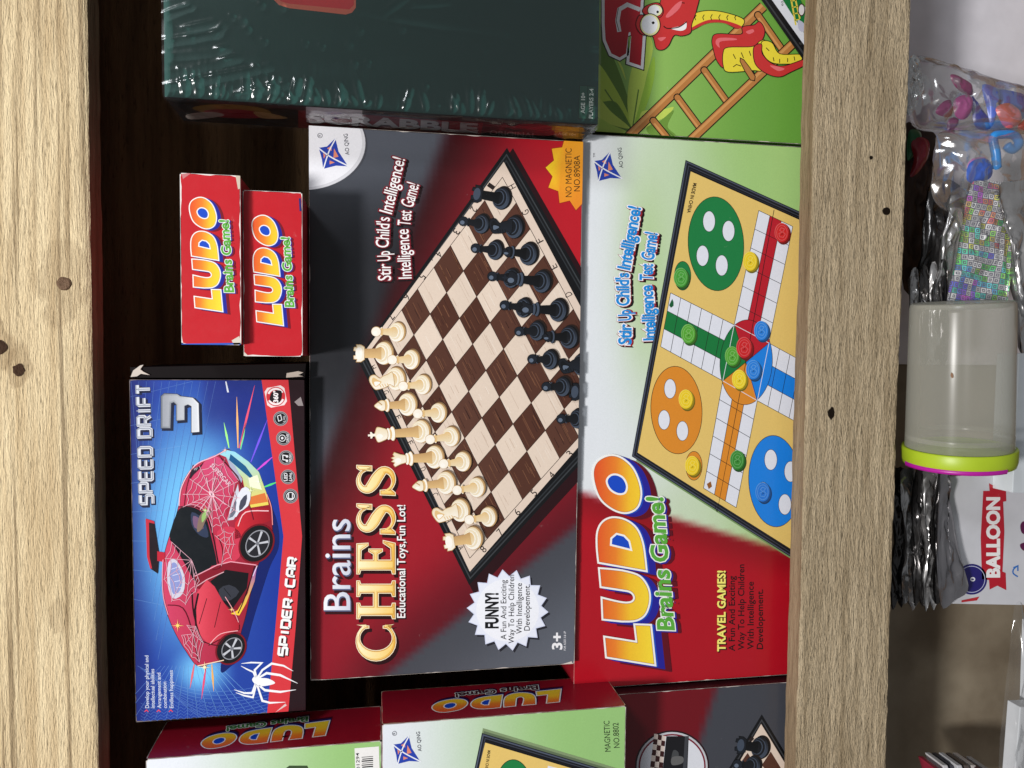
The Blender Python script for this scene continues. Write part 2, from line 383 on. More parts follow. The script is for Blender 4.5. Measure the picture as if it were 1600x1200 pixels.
def plank(name, label, x0, x1, z0, z1, y0, t, mat, amp, wob, seed, pitch=.0009, fx=26, fz=330, groove=.5):
    """rough-sawn board; the front face carries real saw and grain relief"""
    root = thing(name, label, 'plank', ((x0 + x1) / 2, y0 + t / 2, z0))
    nx, nz = int((x1 - x0) / .0019), int((z1 - z0) / pitch)
    V = []; F = []
    bz0 = [z0 + wob * noise.noise(Vector((x * 9, seed, 1))) + wob * .6 * noise.noise(Vector((x * 60, seed, 2))) for x in [x0 + (x1 - x0) * i / nx for i in range(nx + 1)]]
    bz1 = [z1 + wob * noise.noise(Vector((x * 9, seed, 5))) + wob * .6 * noise.noise(Vector((x * 60, seed, 6))) for x in [x0 + (x1 - x0) * i / nx for i in range(nx + 1)]]
    for j in range(nz + 1):
        for i in range(nx + 1):
            x = x0 + (x1 - x0) * i / nx; s = j / nz; z = bz0[i] + (bz1[i] - bz0[i]) * s
            swirl = .012 * noise.noise(Vector((x * 7, z * 14, seed)))
            a = noise.noise(Vector((x * fx, (z + swirl) * fz, seed))); c = noise.noise(Vector((x * fx * 2.3, (z + swirl) * fz * 1.9, seed + 9)))
            band = .55 + .45 * noise.noise(Vector((x * 3, z * 40, seed + 4)))
            d = amp * (band * a + .55 * (min(abs(c), .22) / .22 - .5) * groove)
            e = min(s, 1 - s) * (z1 - z0); rnd = .0012 * math.exp(-e / .0012)
            V.append(Vector((x, y0 - d + rnd, z)))
    for j in range(nz):
        for i in range(nx):
            a = j * (nx + 1) + i; F.append([a, a + 1, a + nx + 2, a + nx + 1])
    ring = [i for i in range(nx + 1)] + [j * (nx + 1) + nx for j in range(1, nz + 1)] + [nz * (nx + 1) + i for i in range(nx - 1, -1, -1)] + [j * (nx + 1) for j in range(nz - 1, 0, -1)]
    prev = ring
    for k in range(1, 9):
        cur = []
        for r in ring:
            p = V[r].copy(); p.y = y0 + t * k / 8
            p.z += .0004 * noise.noise(Vector((p.x * 60, k * 1.7, seed + 3))) ; cur.append(len(V)); V.append(p)
        for i in range(len(ring)): F.append([prev[i], cur[i], cur[(i + 1) % len(ring)], prev[(i + 1) % len(ring)]])
        prev = cur
    F.append(list(reversed(prev)))
    bo = mesh_obj('board', V, F, mat, root); bo.data.materials.append(W_EDGE)       # edges and back get a darker wood than the front face
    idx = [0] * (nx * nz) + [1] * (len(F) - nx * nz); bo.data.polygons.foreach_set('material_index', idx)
    return root
def spot(root, name, u, v, y, r, mat, depth=.0012, rag=.25, sx=1.0, sz=1.0, flat=False):
    """nail head or hole: small ragged disc with a sunken middle"""
    c = at(u, v, y); V = [c + Vector((0, 0 if flat else depth * .15, 0))]; F = []
    n = 18
    for k, (q, dy) in enumerate(((.5, -.0001), (.8, -.00015), (1.0, 0.0)) if flat else ((.55, -depth * .2), (.9, -depth * .55), (1.0, depth))):
        for i in range(n):
            t = 2 * pi * i / n; rr = r * q * (1 + rag * noise.noise(Vector((cos(t) * 1.5, sin(t) * 1.5, u))))
            V.append(c + Vector((cos(t) * rr * sx, dy, sin(t) * rr * sz)))
    for i in range(n):
        j = (i + 1) % n; F.append([0, 1 + i, 1 + j])
        for k in range(2): F.append([1 + k * n + i, 1 + (k + 1) * n + i, 1 + (k + 1) * n + j, 1 + k * n + j])
    return mesh_obj(name, V, F, mat, root, smooth=True)
NAIL = plain('rusty_nail', (96, 72, 52), .6, .4, .4, (900, .4))
KNOT = plain('dark_knot', (60, 40, 26), .8, 0, .2, (700, .6))
HOLE = plain('hole_black', (26, 19, 13), .9, 0, .1)
RING = plain('resin_stain', (172, 138, 98), .85, 0, .1, (400, .3))

top_plank = plank('shelf_plank', 'pale rough-sawn plank across the top, with a nail and dark knots', -.52, .52, .1605, .262, 0.0, .020, W_PALE, .00020, .0006, 3.0, .0007, 60, 520)
spot(top_plank, 'nail', 100, 443, -.0001, .0042, NAIL, .0005, .12)
spot(top_plank, 'knot', 29, 578, -.0003, .0033, KNOT, .0004, .35, flat=True)
spot(top_plank, 'knot', -2, 542, -.0003, .0042, KNOT, .0004, .35, flat=True)
low_plank = plank('shelf_plank', 'tan deeply grained plank along the front of the shelf, below the boxes', -.52, .52, -.3605, -.2905, -.001, .0155, W_TAN, .00070, .0010, 11.0, .00042, 70, 480, 1.0)
spot(low_plank, 'nail_hole', 1385, 330, -.0014, .0030, HOLE, .0006, .1, .9, 1, flat=True)
spot(low_plank, 'nail_hole', 1299, 646, -.0014, .0026, HOLE, .0006, .5, 1.7, .8, flat=True)
spot(low_plank, 'nail_hole', 1361, 246, -.0014, .0013, HOLE, .0006, .4, flat=True)

# the shelf the boxes stand in: boards behind, above and below
def board(name, x0, x1, y0, y1, z0, z1, mat, b=.001):
    vs, fs = bevel_box(x0, x1, y0, y1, z0, z1, b)
    return structure(mesh_obj(name, vs, fs, mat))
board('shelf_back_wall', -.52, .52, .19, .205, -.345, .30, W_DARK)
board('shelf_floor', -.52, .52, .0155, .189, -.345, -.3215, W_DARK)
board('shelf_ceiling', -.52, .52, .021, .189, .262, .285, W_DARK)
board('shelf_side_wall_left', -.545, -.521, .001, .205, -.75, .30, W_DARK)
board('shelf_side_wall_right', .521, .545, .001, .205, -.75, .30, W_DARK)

# lower compartment: painted panel behind, and its floor
def wall_paint():
    m, nt, b = nodes('stained_cream_paint'); N = nt.nodes.new; L = nt.links.new
    tc = N('ShaderNodeTexCoord'); n = N('ShaderNodeTexNoise'); n.inputs['Scale'].default_value = 14; n.inputs['Detail'].default_value = 8
    L(tc.outputs['Object'], n.inputs['Vector']); cr = N('ShaderNodeValToRGB'); e = cr.color_ramp.elements
    e[0].position = .35; e[0].color = lin((122, 110, 92)) + (1,); e[1].position = .6; e[1].color = lin((152, 141, 122)) + (1,)
    L(n.outputs['Fac'], cr.inputs[0]); L(cr.outputs[0], b.inputs['Base Color']); setin(b, Roughness=.75)
    bp = N('ShaderNodeBump'); bp.inputs['Strength'].default_value = .3; bp.inputs['Distance'].default_value = .004; L(n.outputs['Fac'], bp.inputs['Height']); L(bp.outputs['Normal'], b.inputs['Normal'])
    return m
board('lower_back_wall', -.52, .52, .095, .11, -.75, -.346, wall_paint())
board('lower_shelf_floor', -.52, .52, -.05, .0945, -.60, -.575, W_DARK)

# ------------------------------------------------------------------ shared lettering
# heavy slanted capitals of the ludo logo, drawn once and reused on every ludo box
LUDO_LETTERS = {
 'L': ([(190, 930), (345, 955), (335, 872), (425, 875), (447, 1080), (200, 1040)], None),
 'U': (crm([(165, 602), (230, 607), (300, 617), (370, 642), (412, 700), (420, 765), (398, 832), (350, 864), (280, 868)], 4, False) + [(183, 858), (178, 742)] + crm([(178, 742), (250, 760), (300, 768), (328, 762), (334, 745), (318, 726), (280, 718), (174, 702)], 4, False)[1:], None),
 'D': (crm([(163, 585), (155, 505), (158, 430), (185, 380), (235, 358), (300, 370), (355, 412), (385, 480), (398, 560), (405, 628)], 4, False), [(232, 492), (234, 466), (256, 447), (288, 455), (312, 480), (320, 514)]),
 'O': (crm([(137, 165), (155, 95), (220, 60), (285, 75), (345, 135), (378, 235), (362, 315), (305, 347), (235, 330), (168, 270)], 5), crm([(212, 190), (228, 166), (255, 162), (284, 178), (300, 212), (292, 242), (262, 246), (228, 226)], 4)),
}
LUDO_REF = ((220, 58), (447, 1080), (200, 1040))
def ludo_logo(face, dst, level, depth=42, blue=(38, 34, 150), shade=(96, 12, 30), mirror=False, sub=None, name='title_lettering'):
    T = affine(LUDO_REF, dst); A = Art(face, level, T)
    for L_ in 'LUDO':
        P, hole = LUDO_LETTERS[L_]; A.poly(shift(P, depth * 1.75, depth * .62), shade); A.k -= 1
    A.up(1)
    for st in range(5):
        for L_ in 'LUDO':
            P, hole = LUDO_LETTERS[L_]; q = 1 - st / 5; A.poly(shift(P, depth * q, depth * .32 * q), mixc(blue, (30, 90, 200), (st == 4) * .8)); A.k -= 1
        A.up(1)
    for L_ in 'LUDO':
        P, hole = LUDO_LETTERS[L_]; A.poly(P, (246, 244, 240)); A.k -= 1
    A.up(1)
    for L_ in 'LUDO':
        P, hole = LUDO_LETTERS[L_]; A.poly(inset(P, 9), (150, 70, 20)); A.k -= 1
    A.up(1)
    # fill in three bands so that the colour runs orange to yellow across each letter
    stops = ((150, (228, 84, 40)), (250, (236, 132, 44)), (320, (246, 196, 48)), (450, (252, 226, 60)))
    def grad(x):
        for (a, ca), (b, cb) in zip(stops, stops[1:]):
            if x <= b: return mixc(ca, cb, (x - a) / (b - a))
        return stops[-1][1]
    for L_ in 'LUDO':
        P, hole = LUDO_LETTERS[L_]; I = inset(P, 11)
        for (a, ca), (b, cb) in zip(stops, stops[1:]):
            lo_ = -1e9 if a == 150 else a; hi_ = 1e9 if b == 450 else b
            q = clip(I, (lo_, hi_, -1e9, 1e9))
            if len(q) > 2:
                A.k += 1; b0 = len(A.V); h = .0002 + A.k * STEP
                px = [T(p) for p in q]; cols = [grad(p[0]) for p in q]
                lc = clip([tuple(face.loc(p)) + lin(c) for p, c in zip(px, cols)], face.rect)
                lc = [lc[i] for i in range(len(lc)) if math.hypot(lc[i][0] - lc[i - 1][0], lc[i][1] - lc[i - 1][1]) > 1e-7]
                if len(lc) < 3: A.k -= 1; continue
                for w in lc: A.V.append(face.world(w, h)); A.C.append(w[2:])
                for t in geometry.tessellate_polygon([[Vector((w[0] * 1000, w[1] * 1000, 0)) for w in lc]]): A.F.append([b0 + i for i in t])
                A.k -= 1
    A.up(2)
    for L_ in 'DO':
        hole = LUDO_LETTERS[L_][1]; A.poly(inset(hole, -9), (246, 244, 240)); A.k -= 1
    A.up(1)
    for L_ in 'DO':
        hole = LUDO_LETTERS[L_][1]; A.poly(hole, (24, 74, 196)); A.k -= 1
    A.up(1); A.build(name)
    # sub title
    B = Art(face, A.k, T); p0, p1 = (532, 902), (476, 262)
    B.text('Brains Game!', p0, p1, 78, shade, .06, .12, 1.0, 26, 10)
    B.text('Brains Game!', p0, p1, 78, blue, .085, .12, 1.0, 7, 5)
    B.text('Brains Game!', p0, p1, 78, (244, 246, 240), .075, .12)
    B.text('Brains Game!', p0, p1, 78, (92, 172, 62) if sub is None else sub, .032, .12)
    B.build('subtitle_lettering')
    return B.k

def maker_logo(face, c, s, level, mark='®', name='maker_logo'):
    """blue four-pointed kite with white cross lines, and the maker's name"""
    A = Art(face, level); f = lambda p: (c[0] + p[0] * s, c[1] + p[1] * s)
    A.poly([f(p) for p in [(-19, -14), (-6, -16), (7, -29), (12, -8), (27, 15), (8, 14), (-12, 19), (-14, 4)]], (40, 66, 170))
    A.poly([f(p) for p in [(-6, -13), (1, -17), (1, -9)]], (226, 140, 112))
    A.poly([f(p) for p in [(5, -13), (12, 0), (4, 2)]], (226, 140, 112)); A.k -= 1
    A.poly([f(p) for p in [(-12, -6), (-8, -2), (-11, 3)]], (226, 140, 112)); A.k -= 1
    A.poly([f(p) for p in [(-2, 6), (6, 9), (-2, 12)]], (226, 140, 112)); A.up()
    A.ribbon([f(p) for p in crm([(8, -29), (-3, -8), (-12, 20)], 5, False)], 2.0 * s, (238, 240, 246)); A.k -= 1
    A.ribbon([f(p) for p in crm([(-20, -14), (-1, 0), (28, 15)], 5, False)], 2.0 * s, (238, 240, 246))
    A.text('AO QING', f((29, -3)), f((26, -36)), 6.2 * s, (40, 40, 60), .004)
    if mark == '®':
        A.ribbon(ell(f((-17, -33)), 3.6 * s, 3.6 * s, 0, 14), .8 * s, (90, 90, 100), True); A.text('R', f((-15.6, -31.4)), f((-15.6, -34.6)), 3.6 * s, (90, 90, 100))
    else: A.text('TM', f((-17, -20)), f((-17, -27)), 3.4 * s, (60, 60, 70))
    A.build(name); return A.k

# ------------------------------------------------------------------ chess box in the middle
CW, CH = .3532, .1761
chess, CF = game_box('game_box', 'wide chess box in the middle, dark red with cream and black pieces pictured', -.2162, .1370, -.1361, .0400, .021, .052, (72, 18, 26), radians(-.6), 0)
def side_of(p, a, b):
    """signed distance of p from the line a-b"""
    dx, dy = b[0] - a[0], b[1] - a[1]; l = math.hypot(dx, dy); return ((p[0] - a[0]) * dy - (p[1] - a[1]) * dx) / l
def chess_ground(u, v):
    s1 = -side_of((u, v), (488, 745), (690, 200))      # > 0 on the red side
    s2 = side_of((u, v), (600, 1057), (896, 826))           # < 0 in the lower grey corner
    grey1 = mixc((84, 88, 98), (38, 39, 44), sstep(210, 400, v) * sstep(760, 560, v) ); grey2 = mixc((98, 103, 114), (70, 72, 80), sstep(0, 160, 160 + s2))
    red = mixc((44, 7, 12), (158, 23, 38), sstep(-10, 150, s1))
    red = mixc(red, (188, 26, 40), sstep(760, 900, u) * sstep(620, 380, v))
    red = mixc((74, 14, 26), red, sstep(-5, 130, s2) * .75 + .25)
    red = mixc(red, (146, 20, 38), sstep(600, 480, u) * sstep(700, 960, v) * .7)
    c = mixc(grey1, red, sstep(-6, 26, s1))
    return mixc(grey2, c, sstep(-8, 10, s2))
A = Art(CF); A.field(chess_ground, 90, 50); A.edges(seed=1, thr=.05); A.build('front_artwork')

# the printed board
bd = Art(CF, 1)
OUT = [(792, 231), (1010, 612), (733, 914), (558, 560)]
BM = quadmap([(579, 548), (785, 277), (966, 614), (734, 872)])   # (s: L->T, t: L->B) of the playing field
bd.poly(shift(inset(OUT, -4), 9, 8), (40, 10, 16)); bd.poly(OUT, (16, 17, 20))
for k, c in ((5, (58, 62, 66)), (7, (20, 21, 24)), (10, (44, 48, 52)), (12, (14, 15, 18))): bd.poly(inset(OUT, k), c)
bd.poly([(787, 253), (978, 613), (734, 893), (570, 549)], (226, 206, 190))
sq = []
for i in range(8):
    for j in range(8):
        q = [BM(i / 8, j / 8), BM((i + 1) / 8, j / 8), BM((i + 1) / 8, (j + 1) / 8), BM(i / 8, (j + 1) / 8)]
        k = random.uniform(-6, 6); dark = (i + j) % 2 == 0
        bd.poly(q, (84 + k, 50 + k, 38 + k) if dark else (228 + k * .5, 209 + k * .5, 192 + k * .5)); bd.k -= 1
        sq.append((i, j, dark))
bd.up()
for i, j, dark in sq:                                             # printed grain, along the t direction
    for n in range(9 if dark else 5):
        s = (i + random.random()) / 8; t0 = (j + random.random() * .5) / 8; t1 = (j + .55 + random.random() * .42) / 8
        w = random.uniform(.5, 1.1)
        bd.ribbon([BM(s, t0), BM(s, t1)], w, random.choice([(112, 72, 52), (58, 32, 26), (126, 84, 60)]) if dark else random.choice([(206, 184, 166), (236, 222, 208)])); bd.k -= 1
bd.up()
for i in range(9):
    bd.ribbon([BM(i / 8, 0), BM(i / 8, 1)], .9, (52, 36, 30)); bd.k -= 1
    bd.ribbon([BM(0, i / 8), BM(1, i / 8)], .9, (52, 36, 30)); bd.k -= 1
bd.up()
def board_text(s_, c, ang, cap=11):
    d = (cos(radians(ang)), sin(radians(ang))); w = cap * .62
    bd.text(s_, (c[0] - d[0] * w / 2 - d[1] * cap / 2, c[1] - d[1] * w / 2 + d[0] * cap / 2), (c[0] + d[0] * w / 2 - d[1] * cap / 2, c[1] + d[1] * w / 2 + d[0] * cap / 2), cap, (40, 30, 28)); bd.k -= 1
for s_, c in (('1', (767, 291)), ('2', (740, 327)), ('3', (713, 362)), ('4', (686, 397)), ('5', (660, 432)), ('6', (635, 464)), ('7', (611, 495))): board_text(s_, c, 125)
for s_, c in (('H', (800, 292)), ('G', (821, 332)), ('F', (843, 376)), ('E', (865, 417)), ('D', (888, 460))): board_text(s_, c, -118)
for s_, c in (('H', (583, 574)), ('G', (603, 613)), ('F', (622, 652)), ('E', (641, 692)), ('D', (661, 733)), ('C', (680, 773)), ('B', (700, 814)), ('A', (720, 856))): board_text(s_, c, 62, 9)
for s_, c in (('8', (755, 858)), ('7', (781, 831)), ('6', (808, 800)), ('5', (834, 770)), ('4', (862, 742)), ('3', (890, 709))): board_text(s_, c, -48)
bd.up(); bd.ribbon([(672, 402), (676, 407)], 1.2, (30, 20, 20)); bd.build('board_picture')

# printed chess pieces: outline drawings built along an axis from foot to head
TW = dict(edge=(196, 158, 106), base=(236, 220, 188), ring=(250, 244, 232), body=(226, 190, 132), lite=(252, 246, 236), dark=(190, 150, 100), head=(248, 240, 226))
TB = dict(edge=(10, 11, 14), base=(24, 26, 32), ring=(66, 76, 92), body=(16, 18, 22), lite=(96, 108, 126), dark=(8, 8, 10), head=(28, 33, 42))
def piece(A, kind, B, H, tone, k0):
    A.k = k0
    dx, dy = H[0] - B[0], H[1] - B[1]; L = math.hypot(dx, dy); ax = (dx / L, dy / L); px = (-ax[1], ax[0]); rot = math.degrees(math.atan2(ax[1], ax[0]))
    P = lambda a, b: (B[0] + ax[0] * a + px[0] * b, B[1] + ax[1] * a + px[1] * b)
    rb = 15.5 if kind == 'pawn' else 18.0; ra = rb * .78
    cg = lambda lo, hi: (lambda u, v: mixc(lo, hi, .5 - ((u - B[0]) * px[0] + (v - B[1]) * px[1]) / 16))
    A.oval(P(-3.0, 1.5), ra, rb * 1.03, mixc(tone['edge'], (60, 40, 30), .5), rot)       # contact line
    A.oval(P(-1.6, 0), ra, rb, tone['edge'], rot)
    A.oval(P(.4, 0), ra * .96, rb * .96, cg(tone['base'], tone['ring']), rot)
    A.oval(P(2.0, 0), ra * .80, rb * .80, tone['ring'], rot); A.oval(P(2.7, 0), ra * .74, rb * .75, tone['base'], rot)
    A.oval(P(4.0, 0), ra * .60, rb * .62, tone['ring'], rot); A.oval(P(4.8, 0), ra * .54, rb * .56, cg(tone['body'], tone['base']), rot)
    if kind == 'pawn':
        A.poly([P(3, -8.2), P(9, -6), P(L - 9, -4.3), P(L - 9, 4.3), P(9, 6), P(3, 8.2)], cg(tone['body'], tone['base']))
        A.oval(P(L - 8, 0), 2.8, 7.0, tone['ring'], rot); A.oval(P(L - 8.6, 0), 2.2, 6.4, tone['body'], rot)
        A.oval(P(L, 0), 8.0, 7.8, tone['edge'], rot); A.oval(P(L + .3, -.3), 7.3, 7.2, tone['head'], rot); A.oval(P(L + 1.5, -2), 3.4, 3.2, tone['lite'], rot)
    elif kind == 'rook':
        A.poly([P(3, -10.5), P(12, -7.5), P(L - 8, -7), P(L - 8, 7), P(12, 7.5), P(3, 10.5)], cg(tone['dark'], tone['body']))
        pts = [P(L - 10, -10), P(L - 4, -14), P(L + 4, -14), P(L + 3, -10), P(L + 7.5, -9.5), P(L + 8, -3.5), P(L + 4, -2.5), P(L + 4, 3), P(L + 8, 4), P(L + 7, 10), P(L + 3, 10), P(L + 4, 14), P(L - 4, 14), P(L - 10, 10)]
        A.poly(pts, tone['edge']); A.poly(inset(pts, 1.0), cg(tone['base'], tone['head'])); A.oval(P(L - 1, 0), 5.5, 9.5, tone['ring'] if tone is TB else tone['lite'], rot)
    elif kind == 'bishop':
        A.poly([P(3, -10), P(12, -6.5), P(L * .62, -5), P(L * .62, 5), P(12, 6.5), P(3, 10)], cg(tone['dark'], tone['body']))
        A.oval(P(L * .62, 0), 4.5, 10.5, tone['edge'], rot); A.oval(P(L * .62 + .8, 0), 4, 9.8, tone['ring'], rot); A.oval(P(L * .68, 0), 3.4, 8.2, tone['body'], rot)
        pts = crm([P(L * .68, -6), P(L * .8, -8.5), P(L * .93, -5), P(L + 1.5, 0), P(L * .93, 5), P(L * .8, 8.5), P(L * .68, 6)], 4)
        A.poly(pts, tone['edge']); A.poly(inset(pts, .9), cg(tone['base'], tone['head'])); A.ribbon([P(L * .78, 1), P(L * .9, 6)], 1.6, tone['dark']); A.oval(P(L * .86, -2.5), 3.5, 1.8, tone['lite'], rot)
    elif kind in ('king', 'queen'):
        A.poly([P(3, -10.5), P(13, -7.5), P(L * .52, -6), P(L * .52, 6), P(13, 7.5), P(3, 10.5)], cg(tone['dark'], tone['body']))
        A.oval(P(L * .54, 0), 4.6, 11.5, tone['edge'], rot); A.oval(P(L * .55, 0), 4.2, 10.8, tone['ring'], rot); A.oval(P(L * .60, 0), 3.6, 8.6, tone['body'], rot); A.oval(P(L * .63, 0), 3.0, 9.2, tone['ring'], rot)
        if kind == 'king':
            pts = crm([P(L * .64, -6), P(L * .74, -10.5), P(L * .84, -12), P(L * .88, -6), P(L * .9, 0), P(L * .88, 6), P(L * .84, 12), P(L * .74, 10.5), P(L * .64, 6)], 4)
            A.poly(pts, tone['edge']); A.poly(inset(pts, 1), cg(tone['base'], tone['head'])); A.oval(P(L * .80, -3), 5, 4, tone['lite'], rot)
            A.poly([P(L * .88, -2), P(L * .93, -2), P(L * .95, -5), P(L * .98, -5), P(L * .98, -1.5), P(L + 2, -1.5), P(L + 2, 1.5), P(L * .98, 1.5), P(L * .98, 5), P(L * .95, 5), P(L * .93, 2), P(L * .88, 2)], tone['head'])
        else:
            pts = [P(L * .64, -6), P(L * .78, -8), P(L * .92, -12), P(L * .96, -8), P(L * .93, -5), P(L + .5, -3), P(L * .95, 0), P(L + .5, 3), P(L * .93, 5), P(L * .96, 8), P(L * .92, 12), P(L * .78, 8), P(L * .64, 6)]
            A.poly(pts, tone['edge']); A.poly(inset(pts, 1), cg(tone['base'], tone['head'])); A.oval(P(L * .84, -2), 5, 4, tone['lite'], rot)
    else:                                                       # knight
        pts = crm([P(3, -11), P(10, -8), P(16, -11), P(L - 8, -13), P(L - 2, -12), P(L + 3, -4), P(L + 5, 4), P(L + 2, 10), P(L - 5, 11), P(L - 12, 5), P(L - 16, 7), P(12, 9), P(3, 11)], 5)
        A.poly(pts, tone['edge']); A.poly(inset(pts, 1), cg(tone['base'], tone['head']))
        A.poly(crm([P(L - 14, -2), P(L - 4, -8), P(L + 1, 0), P(L - 2, 7), P(L - 9, 2)], 4), tone['body']); A.poly(crm([P(L - 12, -2), P(L - 4, -7), P(L - 3, 0)], 4), tone['lite'])
        for b in range(4): A.ribbon([P(12 + b * 4, -10), P(14 + b * 4, -5)], 1.2, tone['body']); A.k -= 1
    return A.k
W = [('pawn', (620, 519), (588, 518)), ('rook', (599, 552), (560, 552)), ('pawn', (642, 562), (613, 562)), ('knight', (618, 592), (582, 597)), ('pawn', (660, 601), (630, 603)), ('bishop', (636, 632), (586, 634)),
     ('pawn', (684, 645), (653, 646)), ('king', (657, 674), (577, 680)), ('pawn', (704, 682), (672, 686)), ('queen', (678, 714), (611, 718)), ('pawn', (722, 721), (693, 724)), ('bishop', (696, 754), (645, 760)),
     ('pawn', (744, 761), (714, 765)), ('knight', (718, 797), (680, 804)), ('pawn', (762, 807), (733, 811)), ('rook', (738, 840), (700, 846))]
Bk = [('pawn', (752, 350), (724, 346)), ('rook', (783, 310), (744, 303)), ('pawn', (773, 391), (743, 388)), ('knight', (803, 355), (768, 352)), ('pawn', (798, 435), (769, 432)), ('bishop', (825, 397), (785, 393)),
      ('king', (846, 440), (786, 434)), ('pawn', (817, 481), (788, 477)), ('queen', (871, 485), (811, 482)), ('pawn', (838, 517), (811, 518)), ('bishop', (888, 527), (847, 526)), ('pawn', (858, 562), (831, 561)),
      ('knight', (908, 570), (876, 571)), ('pawn', (878, 604), (853, 604)), ('rook', (930, 615), (896, 612)), ('pawn', (901, 654), (876, 654))]
for lst, tone, nm in ((W, TW, 'cream_piece_pictures'), (Bk, TB, 'black_piece_pictures')):
    A = Art(CF, 30); k = 22
    for kind, b, h in lst: k = piece(A, kind, b, h, tone, k)
    A.build(nm)

# lettering of the chess box
A = Art(CF, 3)
def letter(shape, v0, v1, u0=617, u1=558):
    return [(u0 + (u1 - u0) * y, v0 + (v1 - v0) * x) for x, y in shape]
def arc(cx, cy, rx, ry, a0, a1, n=20): return [(cx + rx * cos(radians(a0 + (a1 - a0) * i / n)), cy + ry * sin(radians(a0 + (a1 - a0) * i / n))) for i in range(n + 1)]
S_C = arc(.53, .5, .53, .52, 38, 322) + [(.99, .06), (.94, .30), (.90, .30)] + arc(.62, .5, .36, .44, 318, 42) + [(.90, .70), (.94, .70), (.98, .98)]
S_H = [(0, 0), (.40, 0), (.40, .06), (.31, .09), (.31, .45), (.69, .45), (.69, .09), (.60, .06), (.60, 0), (1, 0), (1, .06), (.91, .09), (.91, .91), (1, .94), (1, 1), (.60, 1), (.60, .94), (.69, .91), (.69, .56), (.31, .56), (.31, .91), (.40, .94), (.40, 1), (0, 1), (0, .94), (.09, .91), (.09, .09), (0, .06)]
S_E = [(0, 0), (.92, 0), (1.0, .30), (.94, .30), (.78, .10), (.40, .09), (.40, .46), (.60, .46), (.68, .34), (.74, .34), (.74, .68), (.68, .68), (.60, .56), (.40, .56), (.40, .91), (.72, .90), (.86, .72), (.92, .72), (.90, 1), (0, 1), (0, .94), (.12, .91), (.12, .09), (0, .06)]
def s_shape():
    c = crm([(.84, .74), (.72, .90), (.48, .965), (.26, .88), (.21, .72), (.36, .585), (.60, .46), (.80, .30), (.74, .12), (.50, .035), (.26, .10), (.12, .28)], 4, False); n = len(c)
    wd_ = [.03 + .25 * math.exp(-((i / (n - 1) - .5) / .26) ** 2) for i in range(n)]; Lf, Rt = [], []
    for i in range(n):
        a, b = c[max(0, i - 1)], c[min(n - 1, i + 1)]; dx, dy = b[0] - a[0], b[1] - a[1]; l = math.hypot(dx, dy); q = wd_[i] / 2
        Lf.append((c[i][0] - dy / l * q, c[i][1] + dx / l * q)); Rt.append((c[i][0] + dy / l * q, c[i][1] - dx / l * q))
    Lf[0] = (.92, .66); Rt[0] = (.80, .66)
    body = [(.90, 1.0), (.84, .95)] + Rt[1:4] + Rt[4:] + [(.02, .34), (.05, 0), (.12, .05)] + list(reversed(Lf[1:-1])) + [(.90, .66)]
    return Lf, Rt
def draw_letters(A, dx, dy, grow, col):
    for nm, v0, v1 in (('C', 1032, 975), ('H', 966, 908), ('E', 896, 845), ('S', 836, 785), ('S', 775, 725)):
        if nm == 'S':
            Lf, Rt = s_shape(); P = letter(Lf + list(reversed(Rt)), v0, v1)
            for tri in ([(.80, .62), (.93, .62), (.95, 1.0), (.88, 1.0), (.82, .93)], [(.05, .38), (.17, .38), (.20, .10), (.10, 0), (.03, 0)]): A.poly(shift(inset(letter(tri, v0, v1), -grow), dx, dy), col); A.k -= 1
        else: P = letter({'C': S_C, 'H': S_H, 'E': S_E}[nm], v0, v1)
        A.poly(shift(inset(P, -grow), dx, dy), col); A.k -= 1
    A.up()
gold = lambda u, v: mixc((255, 238, 178), (232, 178, 72), (u - 556) / 62)
draw_letters(A, 4, 5, 1.5, (40, 6, 12)); draw_letters(A, 0, 0, 1.3, (250, 236, 200)); draw_letters(A, 0, 0, .1, (196, 132, 44)); draw_letters(A, 0, 0, -.9, gold); draw_letters(A, -.6, -.8, -2.6, lambda u, v: mixc((255, 246, 206), (246, 206, 110), (u - 556) / 62))
A.build('title_lettering')
A = Art(CF, 3)
A.text('Brains', (547, 953), (547, 811), 41, (52, 8, 16), .03, 0, 1, 4, 5); A.text('Brains', (547, 953), (547, 811), 41, (90, 96, 130), .014, 0, 1, 1, 1.5)
A.text('Brains', (547, 953), (547, 811), 41, lambda u, v: mixc((246, 246, 252), (206, 210, 226), (u - 505) / 42), .004); A.build('brand_line_lettering')
A = Art(CF, 3); A.text('Educational Toys,Fun Lot!', (633, 965), (633, 789), 12.5, (50, 8, 14), .035, 0, 1, 1.5, 2); A.text('Educational Toys,Fun Lot!', (633, 965), (633, 789), 12.5, (246, 244, 244), .014); A.build('slogan_lettering')
A = Art(CF, 3)
for st, p0, p1 in (('Stir', (611, 438), (610, 412)), ('Up', (610, 407), (609, 392)), ("Child's", (607, 387), (609, 340)), ('Intelligence!', (612, 335), (633, 249)), ('Intelligence', (643, 435), (638, 358)), ('Test', (641, 353), (643, 330)), ('Game!', (645, 325), (655, 289))):
    A.k = 3
    for bo, c, dx, dy in ((.12, (26, 8, 12), 3, 2), (.085, (120, 26, 40), 0, 0), (.006, (250, 248, 248), 0, 0)): A.text(st, p0, p1, 20, c, bo, .05, .95, dx, dy)
A.build('promise_lettering')
A = Art(CF, 1); A.k = 1
A.poly(ell((476, 226), 98, 72, 0, 60), (70, 72, 80)); A.poly(ell((474, 224), 97, 73, 0, 60), (214, 214, 220)); A.poly(ell((472, 222), 94, 71, 0, 60), (236, 236, 242)); A.build('logo_roundel')
maker_logo(CF, (517, 245), 1.0, 8)
A = Art(CF, 3); star = []
